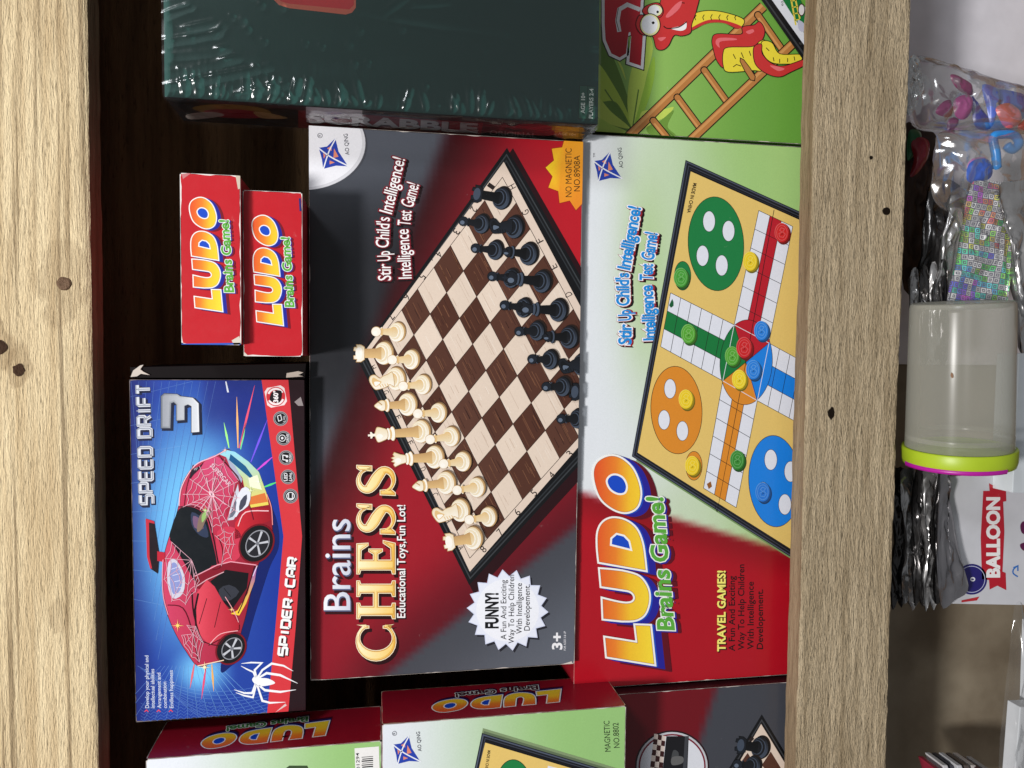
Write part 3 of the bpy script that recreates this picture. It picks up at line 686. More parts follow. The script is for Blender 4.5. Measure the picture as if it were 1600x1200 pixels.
for i in range(24):
    t = 2 * pi * i / 24 + .1; r = 1 if i % 2 == 0 else .80; star.append((905 + 54 * r * cos(t), 268 + 62 * r * sin(t)))
A.poly(star, (150, 40, 20)); A.poly(inset(star, .8), lambda u, v: mixc((250, 214, 40), (238, 140, 40), abs(v - 262) / 60))
A.text('NO MAGNETIC', (893, 308), (893, 232), 9.5, (44, 34, 14)); A.text('NO.8908A', (906, 299), (906, 243), 9.5, (44, 34, 14)); A.build('model_number_burst')
A = Art(CF, 3); star = []
for i in range(36):
    t = 2 * pi * i / 36 + .05; r = 1 if i % 2 == 0 else .83; star.append((793 + 64 * r * cos(t), 953 + 64 * r * sin(t)))
A.poly(shift(star, 3, 3), (36, 36, 44)); A.poly(star, (214, 220, 244)); A.poly(inset(star, 1.4), (232, 236, 250)); A.oval((793, 953), 49, 49, (242, 244, 252))
A.text('FUNNY!', (778, 981), (778, 927), 19, (16, 16, 20), .045)
for i, (st, a, b) in enumerate((('A Fun And Exciting', 999, 906), ('Way To Help Children', 1005, 898), ('With Intelligence', 990, 911), ('Developement.', 985, 913))): A.text(st, (791 + i * 12.2, a), (791 + i * 12.2, b), 8.8, (24, 24, 30), .006)
A.build('funny_burst')
A = Art(CF, 3); A.text('3+', (878, 1014), (878, 989), 15, (240, 240, 244), .03); A.text('FOR AGES 3 & UP', (884, 1016), (884, 986), 3.2, (226, 226, 232), .01); A.build('age_mark')
# torn white corner at the foot of the box
for P in ([(488, 1066), (502, 1063), (500, 1066), (490, 1070)], [(876, 1041), (895, 1038), (893, 1033), (880, 1037)]):
    A = Art(CF, 4); A.poly(P, (214, 206, 198)); A.build('worn_corner')

# ------------------------------------------------------------------ ludo boxes
YEL, GRN, ORG, BLU, RED, WHT, INK = (230, 196, 112), (30, 126, 66), (222, 140, 44), (28, 130, 228), (186, 28, 44), (228, 230, 240), (26, 24, 26)
def token(A, c, col, k, s=1.0):
    A.k = k
    dk = mixc(col, (0, 0, 0), .35); lt = mixc(col, (255, 255, 255), .25)
    A.oval((c[0] + 2.2 * s, c[1] + 2.5 * s), 11.8 * s, 16 * s, mixc(col, (20, 20, 20), .6)); A.oval((c[0] + 1.3 * s, c[1] + 1 * s), 11.6 * s, 15.6 * s, dk); A.oval((c[0] - .8 * s, c[1] - .6 * s), 11 * s, 15 * s, lt)
    A.oval((c[0] - .3 * s, c[1]), 10.4 * s, 14.4 * s, col); A.ribbon(ell((c[0] - .3 * s, c[1]), 8.2 * s, 11.6 * s, 0, 22), .9 * s, lt, True)
    A.ribbon([(c[0] + x * s, c[1] + y * s) for x, y in ((-4, 6), (2, 7), (5, 2), (1, -2), (4, -6), (-1, -8), (-4, -4), (0, -1), (-5, 1), (-4, 6))], 1.0 * s, lt)
    A.ribbon([(c[0] + x * s, c[1] + y * s) for x, y in ((-2, 3), (1, 2), (-1, 0))], .9 * s, dk)
def ring4(A, c, a, b, col, dots, da, db, k):
    A.k = k; A.oval(c, a + .9, b + .9, INK, -3, 48); A.oval(c, a, b, col, -3, 48)
    for d in dots: A.oval(d, da + .7, db + .7, INK, 0, 24); A.k -= 1
    A.up()
    for d in dots: A.oval(d, da, db, WHT, 0, 24); A.k -= 1
    A.up(2)
def track(A, q, n, m, mid, k):
    """n cells along the first side, m = 3 across; the middle file is coloured"""
    Q = quadmap(q); A.k = k
    A.poly(q, WHT); A.poly([Q(0, 1 / 3), Q(1, 1 / 3), Q(1, 2 / 3), Q(0, 2 / 3)], mid)
    for i in range(n + 1): A.ribbon([Q(i / n, 0), Q(i / n, 1)], .8, INK); A.k -= 1
    for j in (0, 1 / 3, 2 / 3, 1): A.ribbon([Q(0, j), Q(1, j)], .8, INK); A.k -= 1
    A.up(2)

ludo, LF = game_box('game_box', 'large ludo box under the chess box, white, green and red with ludo board', -.2364, .1440, -.3210, -.1370, .026, .055, (150, 22, 36), radians(-.3))
def ludo_ground(u, v):
    g = mixc((228, 232, 238), (164, 202, 124), sstep(-60, 190, (u - 1010) - .10 * (v - 420)))
    g = mixc(g, (176, 206, 142), .8 * math.exp(-((u - 1010 - .0 * v) / 46) ** 2 - ((v - 420) / 190) ** 2))
    g = mixc(g, (196, 214, 178), .7 * math.exp(-((u - 1060) / 90) ** 2 - ((v - 800) / 60) ** 2))
    ln = 771 + (u - 911) * .285
    r = mixc((142, 16, 28), (174, 17, 33), sstep(0, 60, v - ln))
    return mixc(g, r, sstep(-9, 7, v - ln))
A = Art(LF); A.field(ludo_ground, 100, 60); A.edges(seed=2, thr=.0); A.build('front_artwork')
B = Art(LF, 1)
FR = [(1071, 250), (1420, 408), (1380, 962), (987, 713)]
for k in range(4): B.poly(shift(inset(FR, -2 + k * 2), 9 - k * 2, 6 - k * 1.5), mixc((120, 150, 96), (46, 58, 50), k / 3))
B.poly(FR, (30, 32, 40)); B.poly(inset(FR, 1.2), (74, 80, 96)); B.poly(inset(FR, 3), (26, 27, 34)); B.poly(inset(FR, 6), (66, 70, 82)); B.poly(inset(FR, 7), (24, 24, 30)); B.poly(inset(FR, 9.5), (40, 42, 50)); B.poly(inset(FR, 10.5), (14, 14, 18))
B.poly([(1079, 268), (1420, 420), (1376, 946), (996, 707)], YEL)
k0 = B.k
ring4(B, (1118.4, 381), 43, 73, GRN, [(1107.6, 346), (1138, 361), (1097.5, 399.7), (1127.4, 414.8)], 9.2, 15.8, k0)
ring4(B, (1056.7, 640.7), 39.5, 68, ORG, [(1046.7, 607.3), (1037.3, 656), (1066, 673.3), (1071.7, 624)], 8.8, 15, k0)
ring4(B, (1210, 751.7), 40, 71, BLU, [(1204, 718.3), (1235, 736.7), (1191.7, 769), (1226, 788)], 9.5, 15.8, k0)
for c, col in (((1066.4, 431), GRN), ((1084, 727.7), ORG)): B.k = k0; B.oval(c, 13.3, 23, INK); B.oval(c, 12.5, 22.2, col)
track(B, [(1185.2, 329), (1146.8, 507.6), (1201, 536), (1238.3, 354)], 6, 3, RED, k0)
track(B, [(1047.5, 457.5), (1146.8, 507.6), (1129, 595), (1032, 541.5)], 6, 3, (24, 120, 60), k0)
track(B, [(1129, 595), (1099, 762.7), (1150, 793), (1183, 626)], 6, 3, ORG, k0)
track(B, [(1201, 536), (1300, 590), (1282, 680), (1183, 626)], 6, 3, BLU, k0)
Pa, Pb, Pc, Pd, Pm = (1146.8, 507.6), (1201, 536), (1129, 595), (1183, 626), (1165, 566)
k1 = B.k + 4; cen = (1165.5, 566); aa, bb = 40.5, 66
def sector(a0, a1, col):
    B.k = k1; B.poly([Pm] + ell(cen, aa + .8, bb + .8, 3, 16, a0, a1), INK); B.poly([Pm] + ell(cen, aa, bb, 3, 16, a0, a1), col)
ang = lambda p: math.degrees(math.atan2((p[1] - cen[1]) / bb, (p[0] - cen[0]) / aa)) - 3
sector(ang(Pa), ang(Pb), RED); sector(ang(Pb), ang(Pd), BLU); sector(ang(Pd), ang(Pc), ORG); sector(ang(Pc), ang(Pa) + 360, (24, 120, 60))
B.up(2)
for a, b in ((Pa, Pm), (Pb, Pm), (Pc, Pm), (Pd, Pm)): B.ribbon([a, b], .8, INK); B.k -= 1
B.up()
for a, b in ((Pa, Pb), (Pc, Pa), (Pb, Pd), (Pc, Pd)): B.ribbon([a, b], .9, WHT); B.k -= 1
B.up(); B.ribbon([(1209, 328), (1165, 566), (1120, 800), (1117, 792)], .9, INK); B.up()
B.poly([(1047, 473), (1050, 467), (1052, 472), (1052, 478), (1048, 481), (1045, 477)], (20, 90, 50)); B.k -= 1
B.poly([(1104, 756), (1110, 752), (1112, 760), (1107, 764)], (150, 92, 40)); B.k -= 1
B.text('MADE IN CHINA', (1083, 286), (1073, 332), 5.5, (40, 30, 20), .02)
kt = B.k
for c, col in (((1221.5, 364), (206, 40, 42)), ((1172, 408.6), (238, 206, 40)), ((1064, 434), (74, 160, 58)), ((1075.5, 522), (88, 168, 54)), ((1189.5, 517), (44, 130, 224)), ((1144, 556.7), (88, 168, 54)), ((1177, 578), (44, 130, 224)), ((1155, 593), (242, 214, 44)), ((1071.7, 624), (240, 206, 40)), ((1081.7, 727.7), (240, 206, 40)), ((1152, 719), (58, 140, 52)), ((1191.7, 769), (40, 120, 216))): token(B, c, col, kt)
token(B, (1162.7, 543.3), (206, 36, 40), kt + 9, 1.08)
B.build('board_picture')
M = lambda p: (p[0] / 3.078 + 880, p[1] / 3.078 + 690)
kk = ludo_logo(LF, [M(p) for p in LUDO_REF], 70)
maker_logo(LF, (946, 265), .95, 3, 'TM')
A = Art(LF, 3)
for st, p0, p1 in (('Stir', (986, 538), (986, 507)), ('Up', (986, 500), (985, 484)), ("Child's", (983, 477), (982, 427)), ('Intelligence!', (984, 422), (1001, 325)), ('Intelligence', (1025, 531), (1019, 446)), ('Test', (1019, 438), (1020, 413)), ('Game!', (1021, 407), (1027, 365))):
    A.k = 3
    for bo, c, dx, dy in ((.13, (28, 22, 24), 3.5, 2), (.12, (150, 34, 44), .4, .4), (.095, (246, 246, 250), 0, 0), (.03, (30, 140, 218), 0, 0)): A.text(st, p0, p1, 19.5, c, bo, .05, .95, dx, dy)
A.build('promise_lettering')
A = Art(LF, 3)
for bo, c, d in ((.06, (60, 10, 14), 1.5), (.035, (250, 238, 120), 0)): A.text('TRAVEL GAMES!', (1133, 1017), (1133, 892), 12, c, bo, 0, 1.05, d, d)
for i, (st, a, b) in enumerate((('A Fun And Exciting', 1017, 900), ('Way To Help Children', 1015, 882), ('With Intelligence', 1014, 909), ('Developement.', 1014, 921))): A.text(st, (1148 + i * 14.6, a), (1148 + i * 14.6, b), 9.6, (28, 14, 18), .01)
A.build('travel_game_lettering')

# two small ludo boxes on top of the chess box
for (x0, x1, z0, z1, y, q, lab, tr) in (
    (.0003, .0960, .0746, .1068, -.020, [(190, 215), (335, 893), (165, 868)], 'small red ludo box lying on top of the other small ludo box', 1),
    (-.0061, .0892, .0412, .0742, -.014, [(555, 320), (690, 975), (527, 950)], 'small red ludo box standing directly on the chess box, under its twin', 2)):
    r, f = game_box('small_game_box', lab, x0, x1, z0, z1, y, .070, (176, 26, 40), 0, 0, group='small ludo boxes')
    A = Art(f); A.field(lambda u, v: (192, 26, 38), 20, 8); A.edges((232, 224, 220), .0009, thr=.12, seed=4 + tr); A.build('front_artwork')
    ludo_logo(f, [(p[0] / 3.75 + 260, p[1] / 3.75 + 250) for p in q], 4, 34, (34, 36, 150), (118, 14, 34))
    for P, c in ((([(368, 274), (377, 275), (377, 294), (372, 296)], (206, 190, 172)), ([(362, 532), (374, 525), (377, 537), (366, 540)], (214, 204, 190)), ([(284, 272), (300, 270), (290, 277), (286, 280)], (196, 120, 124)), ([(283, 537), (376, 535.5), (376, 538.5), (283, 540)], (40, 90, 190))) if tr == 1 else
                 (([(379, 547), (388, 556), (380, 556)], (226, 216, 204)), ([(467, 310), (470, 310), (471, 330), (468, 330)], (30, 40, 110)))):
        A = Art(f, 2); A.poly(P, c); A.build('worn_corner')

# ludo boxes at the lower left end of the shelf: front and the long side towards the middle
def side_face(r, w, t, h): return Face(r, (w / 2, 0, 0), (0, 1, 0), (0, 0, 1), 0, t, 0, h)
def ludo_front(u, v, sp=(0, 0)):
    u -= sp[0]; return mixc((226, 230, 238), (152, 196, 122), sstep(-40, 260, u))
SIDE = lambda u, v: (148, 20, 40)
# upper one
w, h, t = .36, .136, .046
lb1, f1 = game_box('game_box', 'ludo box with a white barcode sticker, under the toy car box', -.2427 - w, -.2427, -.0050, -.0050 + h, -.010, t, (140, 20, 38))
A = Art(f1); A.field(lambda u, v: ludo_front(u, v, (300, 0)), 50, 24); A.edges(seed=8, thr=.15); A.build('front_artwork')
A = Art(f1, 2); A.k = 2
A.poly([(440, 1205), (452, 1196), (480, 1196), (500, 1240)], (60, 80, 50)); A.build('board_picture'); A = Art(f1, 2); A.poly([(554, 1169), (592, 1166), (594, 1230), (556, 1230)], (236, 234, 232))
for i in range(11): A.ribbon([(565 + (i % 2), 1183 + i * 3.1), (583, 1181.5 + i * 3.1)], 1.0 + (i % 3) * .5, (30, 30, 34)); A.k -= 1
A.text('6 901294', (563, 1216), (561, 1176), 5, (40, 40, 44), .01); A.build('barcode_sticker')
s1 = side_face(lb1, w, t, h)
A = Art(s1); A.field(SIDE, 12, 24); A.edges((206, 190, 180), .0008, seed=9, thr=.15); A.build('side_artwork')
ludo_logo(s1, [(p[0] / 3.721 + 190, p[1] / 3.721 + 1040) for p in [(458, 462), (1215, 318), (1188, 410)]], 3, 30, (30, 26, 90), (70, 8, 26), sub=(60, 120, 60))
# lower one
h2 = .1570
lb2, f2 = game_box('game_box', 'ludo box marked magnetic, beside the lower left corner of the chess box', -.2325 - w, -.2325, -.1624, -.1624 + h2, -.010, t, (140, 20, 38))
A = Art(f2); A.field(lambda u, v: ludo_front(u, v, (640, 0)), 50, 24); A.edges(seed=10, thr=.1); A.build('front_artwork')
maker_logo(f2, (632, 1176), .92, 3)
A = Art(f2, 2); FR = [(753, 1145), (1010, 1222), (1000, 1500), (700, 1400)]
for k in range(3): A.poly(shift(inset(FR, -2 + k * 2), 3, -5 + k * 2), mixc((130, 150, 110), (60, 70, 56), k / 2))
A.poly(FR, (30, 33, 42)); A.poly(inset(FR, 1.5), (80, 88, 106)); A.poly(inset(FR, 3.5), (24, 25, 32)); A.poly(inset(FR, 6), (62, 66, 80)); A.poly(inset(FR, 7.2), (18, 18, 24)); A.poly([(758, 1160), (1010, 1235), (1000, 1500), (700, 1400)], YEL)
A.oval((803, 1230), 28, 44, INK, -3, 40); A.oval((803, 1230), 27, 43, GRN, -3, 40); A.poly([(856, 1196), (872, 1200), (866, 1230), (850, 1226)], WHT); A.poly([(873, 1201), (884, 1204), (878, 1232), (868, 1229)], RED); A.text('MADE IN CHINA', (762, 1172), (757, 1206), 4.5, (40, 30, 20), .02); A.build('board_picture')
A = Art(f2, 2); A.text('MAGNETIC', (954, 1174), (952, 1126), 9, (40, 50, 34)); A.text('NO.8802', (968, 1168), (966, 1129), 9, (40, 50, 34)); A.build('model_number_lettering')
s2 = side_face(lb2, w, t, h2)
A = Art(s2); A.field(SIDE, 12, 24); A.edges((214, 196, 170), .0008, seed=11, thr=.2); A.build('side_artwork')
ludo_logo(s2, [(p[0] / 2.424 + 580, p[1] / 2.424 + 1040) for p in [(228, 165), (722, 88), (715, 140)]], 3, 26, (30, 26, 90), (70, 8, 26), sub=(70, 30, 40))

# second chess box, lower left
chess2, f3 = game_box('game_box', 'grey and red chess box behind the plank, at the lower left end', -.2388 - .353, -.2388, -.3210, -.1630, .020, .052, (66, 20, 28))
def ch2(u, v):
    s = side_of((u, v), (1120, 1075), (1080, 1200)); g = mixc((88, 92, 100), (66, 68, 76), sstep(1000, 1100, u)); r = mixc((110, 14, 26), (70, 8, 14), sstep(1130, 1230, u))
    return mixc(g, r, sstep(-6, 8, -s))
A = Art(f3); A.field(ch2, 60, 40); A.edges(seed=12, thr=0); A.build('front_artwork')
A = Art(f3, 2); c = (1050, 1197); A.oval(c, 58, 56, (40, 14, 20), 0, 44); A.oval(c, 55.5, 53.5, (196, 198, 204), 0, 44); A.oval(c, 52.5, 50.5, (120, 20, 44), 0, 44); A.oval(c, 50, 48, (222, 224, 232), 0, 44)
Q = quadmap([(1022, 1146), (1040, 1150), (1030, 1260), (1008, 1260)])
for i in range(3):
    for j in range(12): A.poly([Q(i / 3, j / 12), Q((i + 1) / 3, j / 12), Q((i + 1) / 3, (j + 1) / 12), Q(i / 3, (j + 1) / 12)], (60, 24, 24) if (i + j) % 2 else (222, 206, 196)); A.k -= 1
A.up(); A.poly([(1041, 1150), (1076, 1150), (1072, 1250), (1030, 1250)], (24, 24, 28)); A.poly([(1070, 1150), (1075, 1151), (1070, 1250), (1064, 1250)], (64, 66, 72))
A.blob([(1052, 1172), (1060, 1176), (1058, 1190), (1049, 1188)], (70, 72, 74)); A.blob([(1050, 1183), (1066, 1182), (1066, 1192), (1050, 1195)], (100, 100, 100)); A.build('inset_picture')
A = Art(f3, 2); OUT2 = [(1190, 1116), (1320, 1330), (1060, 1330)]
A.poly(OUT2, (16, 17, 20)); A.poly(inset(OUT2, 4), (60, 62, 66)); A.poly(inset(OUT2, 6), (18, 18, 22)); A.poly([(1189, 1131), (1310, 1330), (1075, 1330)], (226, 206, 190)); A.poly([(1188, 1146), (1290, 1320), (1070, 1320)], (228, 210, 194)); A.poly([(1168, 1176), (1180, 1196), (1165, 1216), (1152, 1198)], (84, 50, 38)); A.poly([(1204, 1174), (1220, 1200), (1205, 1215), (1190, 1195)], (84, 50, 38))
kq = piece(A, 'rook', (1187, 1168), (1156, 1164), TB, A.k); kq = piece(A, 'pawn', (1176, 1196), (1152, 1194), TB, kq); A.k = kq; A.text('1', (1178, 1154), (1174, 1150), 7, (40, 30, 28)); A.text('H', (1194, 1158), (1198, 1153), 7, (40, 30, 28)); A.build('board_picture')

# ------------------------------------------------------------------ toy car box
sp, SF = game_box('toy_box', 'blue toy car box with red sports car and red stripe, beside the small ludo boxes', -.2314, -.0208, .0424, .1432, .012, .085, (30, 14, 20), radians(-1.2), cat='toy box')
def sp_ground(u, v):
    c = mixc((34, 66, 160), (22, 36, 112), sstep(0, 60, 260 - u)); c = mixc(c, (28, 44, 140), sstep(620, 700, u + 300) * 0)
    d = math.hypot((u - 300) / 95, (v - 830) / 205); c = mixc((112, 190, 240), c, sstep(.3, 1.3, d))
    d2 = math.hypot((u - 315) / 50, (v - 1050) / 45); c = mixc((120, 200, 248), c, sstep(.1, 1.2, d2))
    c = mixc(c, (30, 34, 110), sstep(305, 330, u) * sstep(700, 640, v) * .55)
    c = mixc(c, (18, 46, 150), sstep(390, 440, u) * .5)
    return c
A = Art(SF); A.field(sp_ground, 80, 50); A.edges((120, 110, 110), .0008, seed=20, thr=.05); A.build('front_artwork', 'print_gloss')
A = Art(SF, 1); lc = lambda u, v: mixc(sp_ground(u, v), (150, 196, 250), .38)
A.k = 1
for i in range(9): A.ribbon(crm([(215 + i * 5, 1040 + i * 4), (280 + i * 4, 1072 + i * 6), (350, 1080 + i * 6), (420, 1070 + i * 5)], 5, False), .8, lc); A.k -= 1
for i in range(16): A.ribbon([(300 + (i - 8) * 6, 1040), (310 + (i - 8) * 17, 1125)], .7, lc); A.k -= 1
for i in range(12): A.ribbon([(205 + i * 12, 596), (214 + i * 3, 700 + i * 30)], .6, lc); A.k -= 1
for i in range(8): A.ribbon([(204, 620 + i * 45), (300 - i * 6, 596 + i * 50)], .6, lc); A.k -= 1
for j in range(6):
    A.ribbon([(220 + i * 5.2, 1098 + j * 5 + (i % 2) * 4 - i * .3) for i in range(20 + j * 3)], .6, lc); A.k -= 1
A.up()
for (a, b, c) in (((372, 700), (370, 620), (255, 190, 120)), ((374, 700), (398, 602), (240, 90, 120)), ((376, 702), (384, 660), (120, 230, 160)), ((358, 700), (350, 660), (170, 250, 140)), ((392, 722), (418, 655), (120, 90, 240)), ((400, 736), (428, 712), (220, 80, 220)), ((410, 762), (436, 752), (90, 220, 120)), ((304, 1036), (297, 1075), (230, 110, 120)), ((322, 1040), (315, 1092), (230, 80, 120)), ((331, 1038), (334, 1080), (240, 180, 100))):
    A.ribbon([a, ((a[0] + b[0]) / 2, (a[1] + b[1]) / 2), b], [1.4, 3.4, .4], c); A.k -= 1
A.build('light_ray_picture', 'print_gloss')
# red stripe and black foot
A = Art(SF, 2); A.k = 2
A.poly([(449, 588), (490, 588), (490, 1130), (449, 1130), (461, 960), (472, 838)], (36, 16, 22)); A.poly([(408, 588), (450, 588), (472, 838), (462, 980), (449, 1130), (416, 1130), (430, 985), (443, 838)], (214, 56, 64)); A.build('red_stripe', 'print_gloss')
A = Art(SF, 6)
def badge(c, inner):
    k = A.k
    A.oval(c, 11.5, 11.5, (150, 150, 154)); A.oval(c, 10.2, 10.2, (24, 22, 26)); A.ribbon(ell(c, 9, 9, 0, 20), .7, (190, 190, 194), True)
    inner(c); A.k = k
WHI = (232, 232, 236)
def b1(c): A.ribbon([(c[0] - 5, c[1] - 4), (c[0], c[1] - 6), (c[0] + 2, c[1] + 2), (c[0] - 3, c[1] + 4), (c[0] - 5, c[1] - 4)], 1.2, WHI); A.text('2.4G', (c[0] + 7, c[1] + 6), (c[0] + 7, c[1] - 4), 3, WHI)
def b2(c): A.ribbon(ell((c[0] - 2, c[1]), 5, 5, 0, 16), 1.1, WHI, True); A.oval((c[0] - 2, c[1]), 2, 2, WHI); A.text('DRIVE', (c[0] + 8, c[1] + 6), (c[0] + 8, c[1] - 6), 3.4, WHI, .02)
def b3(c): A.ribbon([(c[0] + 1, c[1] + 4), (c[0] - 5, c[1] + 3), (c[0] - 5, c[1] - 4), (c[0] + 1, c[1] - 3)], 1.6, WHI); A.oval((c[0] + 1.5, c[1] + 5), 2, 2, WHI); A.oval((c[0] + 1.5, c[1] - 2), 2, 2, WHI); A.text('MUSIC', (c[0] + 8, c[1] + 6), (c[0] + 8, c[1] - 6), 3.2, WHI, .02)
def b4(c): A.text('LED', (c[0] - 1, c[1] + 6), (c[0] - 1, c[1] - 6), 5, WHI, .03); A.text('Light', (c[0] + 6, c[1] + 6), (c[0] + 6, c[1] - 6), 4.4, WHI, .02)
def b5(c): A.ribbon(ell(c, 6, 6, 0, 16), 1.4, WHI, True); A.ribbon([(c[0] - 3, c[1] - 4), (c[0] - 3, c[1] + 4), (c[0] + 3, c[1] + 4), (c[0] + 3, c[1] - 4)], 1.4, WHI)
for c, fn in (((438.5, 654), b1), ((443, 684.5), b2), ((447, 715), b3), ((450, 745), b4), ((454, 775), b5)): badge(c, fn)
c = (431, 619.5)
A.poly([(c[0] + 19 * q * cos(t), c[1] + 19 * q * sin(t)) for t, q in [(2 * pi * i / 16 + .39, 1 if i % 4 in (0, 1) else .84) for i in range(16)]], (240, 224, 224)); A.oval(c, 15, 15, (206, 50, 58)); A.ribbon(ell(c, 12, 12, 0, 24, 20, 150), 3, (244, 236, 236)); A.ribbon(ell(c, 12, 12, 0, 24, 200, 330), 3, (244, 236, 236)); A.blob([(c[0] - 9, c[1] + 6), (c[0] - 5, c[1] - 8), (c[0] + 9, c[1] - 8), (c[0] + 6, c[1] + 9)], (30, 20, 24)); A.text('360°', (c[0] + 3.5, c[1] + 9), (c[0] + 3.5, c[1] - 9), 7, (248, 244, 244), .04)
A.build('feature_badges', 'print_gloss')

# square techno capitals drawn as strokes
STK = {'S': [[(1, 1), (.1, 1), (0, .9), (0, .55), (.9, .52), (1, .42), (1, .1), (.9, 0), (0, 0)]], 'P': [[(0, 0), (0, 1), (.9, 1), (1, .9), (1, .5), (.9, .42), (.1, .42)]], 'E': [[(1, 1), (.1, 1), (0, .9), (0, .1), (.1, 0), (1, 0)], [(.1, .5), (.9, .5)]],
       'D': [[(0, 0), (0, 1), (.85, 1), (1, .85), (1, .15), (.85, 0), (0, 0)]], 'R': [[(0, 0), (0, 1), (.9, 1), (1, .9), (1, .52), (.9, .44), (.1, .44)], [(.62, .44), (1, 0)]], 'I': [[(.5, 0), (.5, 1)]], 'F': [[(0, 0), (0, .9), (.1, 1), (1, 1)], [(.1, .5), (.85, .5)]],
       'T': [[(0, 1), (1, 1)], [(.5, 1), (.5, 0)]], 'C': [[(1, 1), (.15, 1), (0, .85), (0, .15), (.15, 0), (1, 0)]], 'A': [[(0, 0), (0, .8), (.2, 1), (.8, 1), (1, .8), (1, 0)], [(0, .4), (1, .4)]], '-': [[(.1, .45), (.9, .45)]]}
def stroke_text(A, st, p0, p1, cap, w, col, dx=0, dy=0):
    ux, uy = p1[0] - p0[0], p1[1] - p0[1]; L = math.hypot(ux, uy); ux, uy = ux / L, uy / L
    adv = [.55 if ch == 'I' else (.5 if ch == ' ' else 1) for ch in st]; unit = L / (sum(adv) + .28 * (len(st) - 1)); x = 0
    for ch, a in zip(st, adv):
        for path in STK.get(ch, []):
            pts = []
            for (i, j) in path:
                X = x + (i * a if ch != 'I' else a * .5) * unit * .92 + .04; Y = j * (cap - w) + w / 2; pts.append((p0[0] + dx + ux * X + uy * Y, p0[1] + dy + uy * X - ux * Y))
            k = A.k; A.ribbon(pts, w, col); A.k = k
        x += (a + .28) * unit
    A.up()
A = Art(SF, 4)
chrome = lambda u, v: mixc((236, 238, 244), (120, 126, 140), abs(((u - 222) / 9) % 2 - 1))
stroke_text(A, 'SPEED DRIFT', (242, 787), (237, 600), 25, 7.5, (24, 30, 60), 2, 2); stroke_text(A, 'SPEED DRIFT', (242, 787), (237, 600), 25, 6.4, (52, 58, 84)); stroke_text(A, 'SPEED DRIFT', (241.6, 786.6), (236.6, 600), 24, 4.6, (214, 218, 228)); stroke_text(A, 'SPEED DRIFT', (240.5, 786.6), (235.5, 600), 24, 1.8, (150, 156, 170))
A.build('title_lettering', 'print_gloss')
A = Art(SF, 4); P3 = [(p[0] / 4.287 + 190, p[1] / 4.287 + 560) for p in [(262, 470), (262, 252), (285, 232), (375, 236), (395, 250), (480, 260), (520, 300), (525, 495), (465, 500), (465, 322), (445, 312), (425, 320), (425, 415), (365, 420), (365, 310), (350, 296), (335, 302), (330, 470)]]
A.poly(shift(inset(P3, -1), 3, 2.5), (26, 32, 56)); A.poly(P3, (70, 76, 92)); A.poly(inset(P3, 1.0), lambda u, v: mixc((118, 124, 134), (236, 238, 242), (u - 250) / 62)); A.poly(inset(P3, 3.2), lambda u, v: mixc((150, 154, 164), (222, 226, 232), (u - 250) / 62)); A.build('number_lettering', 'print_gloss')
A = Art(SF, 8); stroke_text(A, 'SPIDER-CAR', (450, 1024), (466, 872), 17, 5.4, (60, 14, 22), 1.5, 1.5); stroke_text(A, 'SPIDER-CAR', (449.6, 1024), (465.6, 872), 16.5, 4.0, (246, 246, 246)); A.build('name_lettering', 'print_gloss')
A = Art(SF, 4)
for st, u, a, b in (('Develop your physical and', 233, 1106, 1024), ('intellectual abilities', 242, 1106, 1045), ('Arrangement and', 252, 1106, 1051), ('combination', 261, 1106, 1065), ('Endless happiness', 271, 1106, 1047)): A.text(st, (u, a), (u - 1, b), 5.8, (208, 216, 236), .01); A.k -= 1
for u in (232, 251, 270): A.ribbon([(u, 1112), (u - 3, 1109), (u - 6, 1112)], 1.3, (232, 70, 80)); A.k -= 1
A.build('small_print', 'print_gloss')

# the pictured car
A = Art(SF, 6); C2 = lambda pts: [(p[0] / 4.287 + 190, p[1] / 4.287 + 560) for p in pts]; C3 = lambda pts: [(p[0] / 3.75 + 190, p[1] / 3.75 + 820) for p in pts]
A.blob([(395, 745), (428, 800), (436, 850), (420, 890), (398, 960), (380, 1020), (362, 1040), (345, 1040), (380, 900)], (14, 30, 100))
SIL = [(353, 702), (335, 712), (309, 723), (293, 740), (282, 763), (279, 789), (272, 815), (262, 845), (255, 873), (253, 905), (255, 935), (262, 962), (274, 990), (290, 1017), (309, 1041), (332, 1036), (350, 1032), (372, 1006), (378, 985), (385, 960), (395, 915), (405, 880), (425, 850), (426, 820), (424, 790), (416, 770), (400, 737), (384, 719), (363, 705)]
A.blob(SIL, (40, 6, 16), 3); A.poly(inset(crm(SIL, 3), .9), lambda u, v: mixc((208, 66, 102), (146, 24, 42), (u - 255) / 160))
A.blob(C2([(620, 650), (520, 735), (440, 850), (400, 990), (490, 995), (570, 1050), (620, 1180), (720, 1120), (700, 1010), (780, 800), (740, 740)]), lambda u, v: mixc((214, 78, 122), (188, 44, 72), (v - 712) / 110), 3)
A.poly(C2([(760, 1100), (830, 1010), (985, 1000), (1000, 1085), (900, 1120), (830, 1190), (760, 1210)]), lambda u, v: mixc((206, 40, 54), (150, 18, 34), (u - 370) / 60)); A.k -= 1
A.blob(C3([(560, 40), (640, 10), (700, 60), (690, 190), (600, 230), (560, 180)]), (206, 58, 84), 3)
